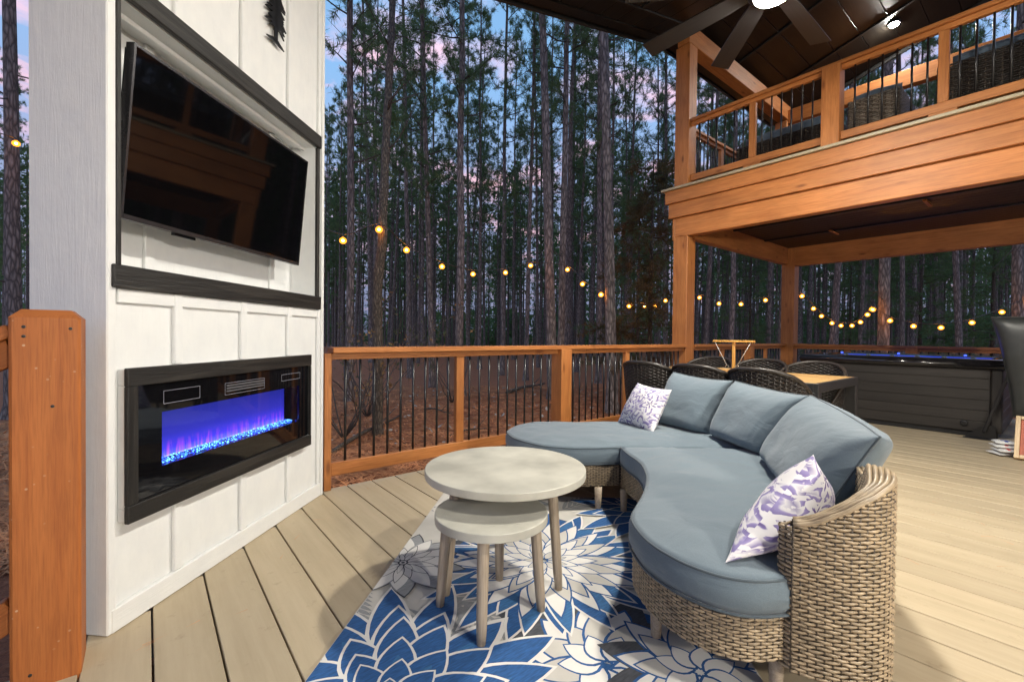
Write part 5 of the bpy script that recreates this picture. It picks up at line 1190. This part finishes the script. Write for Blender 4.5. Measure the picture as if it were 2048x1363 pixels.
# pine straw lying on the ground near the deck
def straw():
    rng = np.random.default_rng(12); n = 45000; d = 3.6+9*rng.random(n)**1.6; hx = rng.uniform(560, 1400, n); P = np.array([gpt(a, b) for a, b in zip(hx, d)])
    m = int(n*.12); P[:m] = np.array([gpt(a, b) for a, b in zip(rng.uniform(-60, 60, m), rng.uniform(2.6, 7, m))])
    ok = (P[:, 1] > 3.06) | (P[:, 0] < -1.4); P = P[ok]; n = len(P)
    z = np.array([gz(*p) for p in P]); a = rng.uniform(0, 6.28, n); L = rng.uniform(.06, .16, n); w = .0024+.0009*np.linalg.norm(P, axis=1)
    c = np.column_stack([P, z+.012+rng.random(n)*.015]); u = np.column_stack([np.cos(a), np.sin(a), rng.normal(0, .18, n)]); v = np.column_stack([-np.sin(a), np.cos(a), np.zeros(n)])
    tri = np.stack([c-v*w[:, None], c+v*w[:, None], c+u*L[:, None]], 1).reshape(-1, 3)
    o = kind(link('pine_straw', fast_mesh('pine_straw', tri, np.arange(len(tri)).reshape(-1, 3), STRAW)), 'stuff'); o['label'] = 'loose rust brown pine needles lying beyond the railing'; o['category'] = 'pine straw'
    # dry leaves
    n = 320; P = np.array([gpt(a, b) for a, b in zip(rng.uniform(660, 1250, n), rng.uniform(5.5, 12, n))]); L = []
    for p in P:
        z = gz(*p)+.03; a = rng.uniform(0, 6.28); s = rng.uniform(.02, .05); u = np.array([math.cos(a), math.sin(a), rng.normal(0, .4)])*s; v = np.array([-math.sin(a), math.cos(a), rng.normal(0, .4)])*s*.6; c = np.array([*p, z]); L += [(c, c+u+v, c+2*u), (c, c+2*u, c+u-v)]
    A = np.array(L).reshape(-1, 3); o = kind(link('fallen_leaves', fast_mesh('fallen_leaves', A, np.arange(len(A)).reshape(-1, 3), plain('pale_dry_leaf', (.42, .34, .27), .8, .4))), 'stuff'); o['label'] = 'pale dry leaves scattered on the pine straw'; o['category'] = 'leaves'
straw()
def deck_needles():
    rng = np.random.default_rng(31); n = 420; P = np.column_stack([rng.uniform(-.5, 7.5, n), rng.uniform(-.4, 2.9, n)]); P[:160, 1] = 2.93-np.abs(rng.normal(0, .22, 160)); P[:160, 0] = rng.uniform(1, 5, 160)
    u = (P[:, 0]+P[:, 1])*s2; w = (P[:, 0]-P[:, 1])*s2; P = P[(w > -1.40) & ~((w > RW0-.02) & (w < RW1+.02) & (u < RT1+.02))]; P = P[np.hypot(P[:, 0]-SC[0], P[:, 1]-SC[1]) > 1.42]; n = len(P)
    a = rng.uniform(0, 6.28, n); L = rng.uniform(.03, .09, n); c = np.column_stack([P, np.full(n, .0016)]); d = np.column_stack([np.cos(a), np.sin(a), np.zeros(n)]); v = np.column_stack([-np.sin(a), np.cos(a), np.zeros(n)])*.0011
    tri = np.stack([c-v, c+v, c+d*L[:, None]], 1).reshape(-1, 3); o = kind(link('needle_litter', fast_mesh('needle_litter', tri, np.arange(len(tri)).reshape(-1, 3), STRAW)), 'stuff'); o['label'] = 'few dry pine needles blown onto the tan deck'; o['category'] = 'pine needles'
deck_needles()
def log(label, a, b, r):
    mb = MB(); p, q = np.array([*a, gz(*a)+r*.6]), np.array([*b, gz(*b)+r+.03]); Q = np.array([p+(q-p)*t+np.array([0, 0, .03*math.sin(t*5)]) for t in np.linspace(0, 1, 9)]); mb.tube(Q, np.linspace(r, r*.45, 9), 8); mb.tube([Q[5], Q[5]+(Q[6]-Q[5])*1.6+np.array([.12, .1, .18])], [r*.4, r*.15], 5)
    tag(mb.obj('fallen_branch', BARK2, None, True), label, 'branch', 'fallen branches on the straw')
log('fallen grey branch lying behind the first balusters', gpt(662, 5.2), gpt(800, 7.6), .03)
log('thin fallen branch on the straw behind the middle post of the railing', gpt(900, 6.2), gpt(985, 6.9), .016)
log('short fallen stick on the straw under the thick middle pine', gpt(850, 8.4), gpt(905, 8.0), .018)
log('pale fallen branch on the straw below the twin pale trunks', gpt(1015, 11), gpt(1090, 13), .05)

# ================================================================== STRING LIGHTS
SOCK = plain('socket', (.05, .045, .04), .5); FILM = emis('bulb_filament', (1., .42, .07), BULB_L)
def amber_glass():
    m = bpy.data.materials.new('amber_bulb_glass'); m.use_nodes = True; nt = m.node_tree; nt.nodes.clear(); L = nt.links.new
    o = nd(nt, 'ShaderNodeOutputMaterial'); t = nd(nt, 'ShaderNodeBsdfTransparent'); t.inputs[0].default_value = (1, .80, .55, 1); e = nd(nt, 'ShaderNodeEmission'); e.inputs[0].default_value = (1., .33, .03, 1); e.inputs[1].default_value = 3.6
    n = nd(nt, 'ShaderNodeTexNoise', i_Scale=60.); ms = nd(nt, 'ShaderNodeMixShader'); ms.inputs[0].default_value = .42; L(t.outputs[0], ms.inputs[1]); L(e.outputs[0], ms.inputs[2]); L(ms.outputs[0], o.inputs[0]); m.cycles.emission_sampling = 'NONE'; return m
mb = MB(); mb.lathe([(.006, -.088), (.028, -.082), (.044, -.064), (.049, -.045), (.042, -.024), (.022, -.006), (.013, 0)], 14); BULB = mb.mesh('bulb', amber_glass(), True)
mb = MB(); mb.lathe([(.004, -.060), (.014, -.056), (.019, -.044), (.014, -.032), (.004, -.028)], 8); FILA = mb.mesh('filament', FILM, True)
mb = MB(); mb.lathe([(.013, -.002), (.013, .03), (.006, .036)], 8); SOCKET = mb.mesh('socket', SOCK, True)
def string(label, bulbs, ends=True):
    pts = [AT(x, y, d) for x, y, d in bulbs]; o = thing('string_light', label, 'string light', tuple(pts[0]), 'warm bulb string lights strung between the pines')
    for q in pts:
        b_ = link('bulb', BULB, T(q+np.array([0, 0, .045])), o); link('filament', FILA, T(q+np.array([0, 0, .045])), b_); link('socket', SOCKET, T(q+np.array([0, 0, .045])), o)
    if len(pts) > 1:
        Q = resample([q+np.array([0, 0, .080]) for q in pts], .15); mb = MB(); mb.tube(Q, .0075, 5); mb.obj('cord', SOCK, o, True)
string('string of warm bulbs from the white wall past the crooked tree to the thick pine', [(600, 440, 6.0), (686, 481, 6.1), (758, 459, 6.15), (813, 500, 6.9), (884, 533, 7.7), (946, 548, 8.5), (1011, 545, 9.1), (1061, 531, 9.6)])
string('string of warm bulbs dropping from the twin pale trunks to the balcony post', [(1061.5, 531, 9.65), (1135, 539, 9.5), (1165, 568, 9.0), (1202, 589, 8.4), (1258, 612, 9.6), (1289, 612, 10.2), (1311, 611, 10.6), (1331, 601, 10.9), (1362, 596, 11.1)])
string('string of warm bulbs between the two balcony posts', [(1364, 597, 11.1), (1399, 595, 11), (1438, 607, 10.8), (1482, 608, 10.6), (1531, 600, 10.4), (1590, 590, 10.2)])
string('drooping cluster of warm bulbs between the corner post and the amber lit pine', [(1592, 590, 10.2), (1604, 592, 10.2), (1627, 617, 10.5), (1643, 632, 10.8), (1664, 646, 11.0), (1682, 651, 11.0), (1704, 651, 10.8), (1721, 644, 10.4), (1735, 629, 9.9), (1744, 618, 9.5)])
string('string of warm bulbs hanging behind the hot tub', [(1746, 619, 9.45), (1780, 641, 9.2), (1827, 652, 9.1), (1882, 655, 9.0), (1944, 645, 9.0), (2004, 624, 9.1), (2060, 600, 9.2)])
string('single warm bulb of a string in the gap left of the white wall', [(-40, 265, 6.6), (32, 287, 6.8)])

for m in bpy.data.materials:
    if m.name.split('_')[0] in ('ember',) or m.name in ('blue_led', 'tub_water'): m.cycles.emission_sampling = 'NONE'
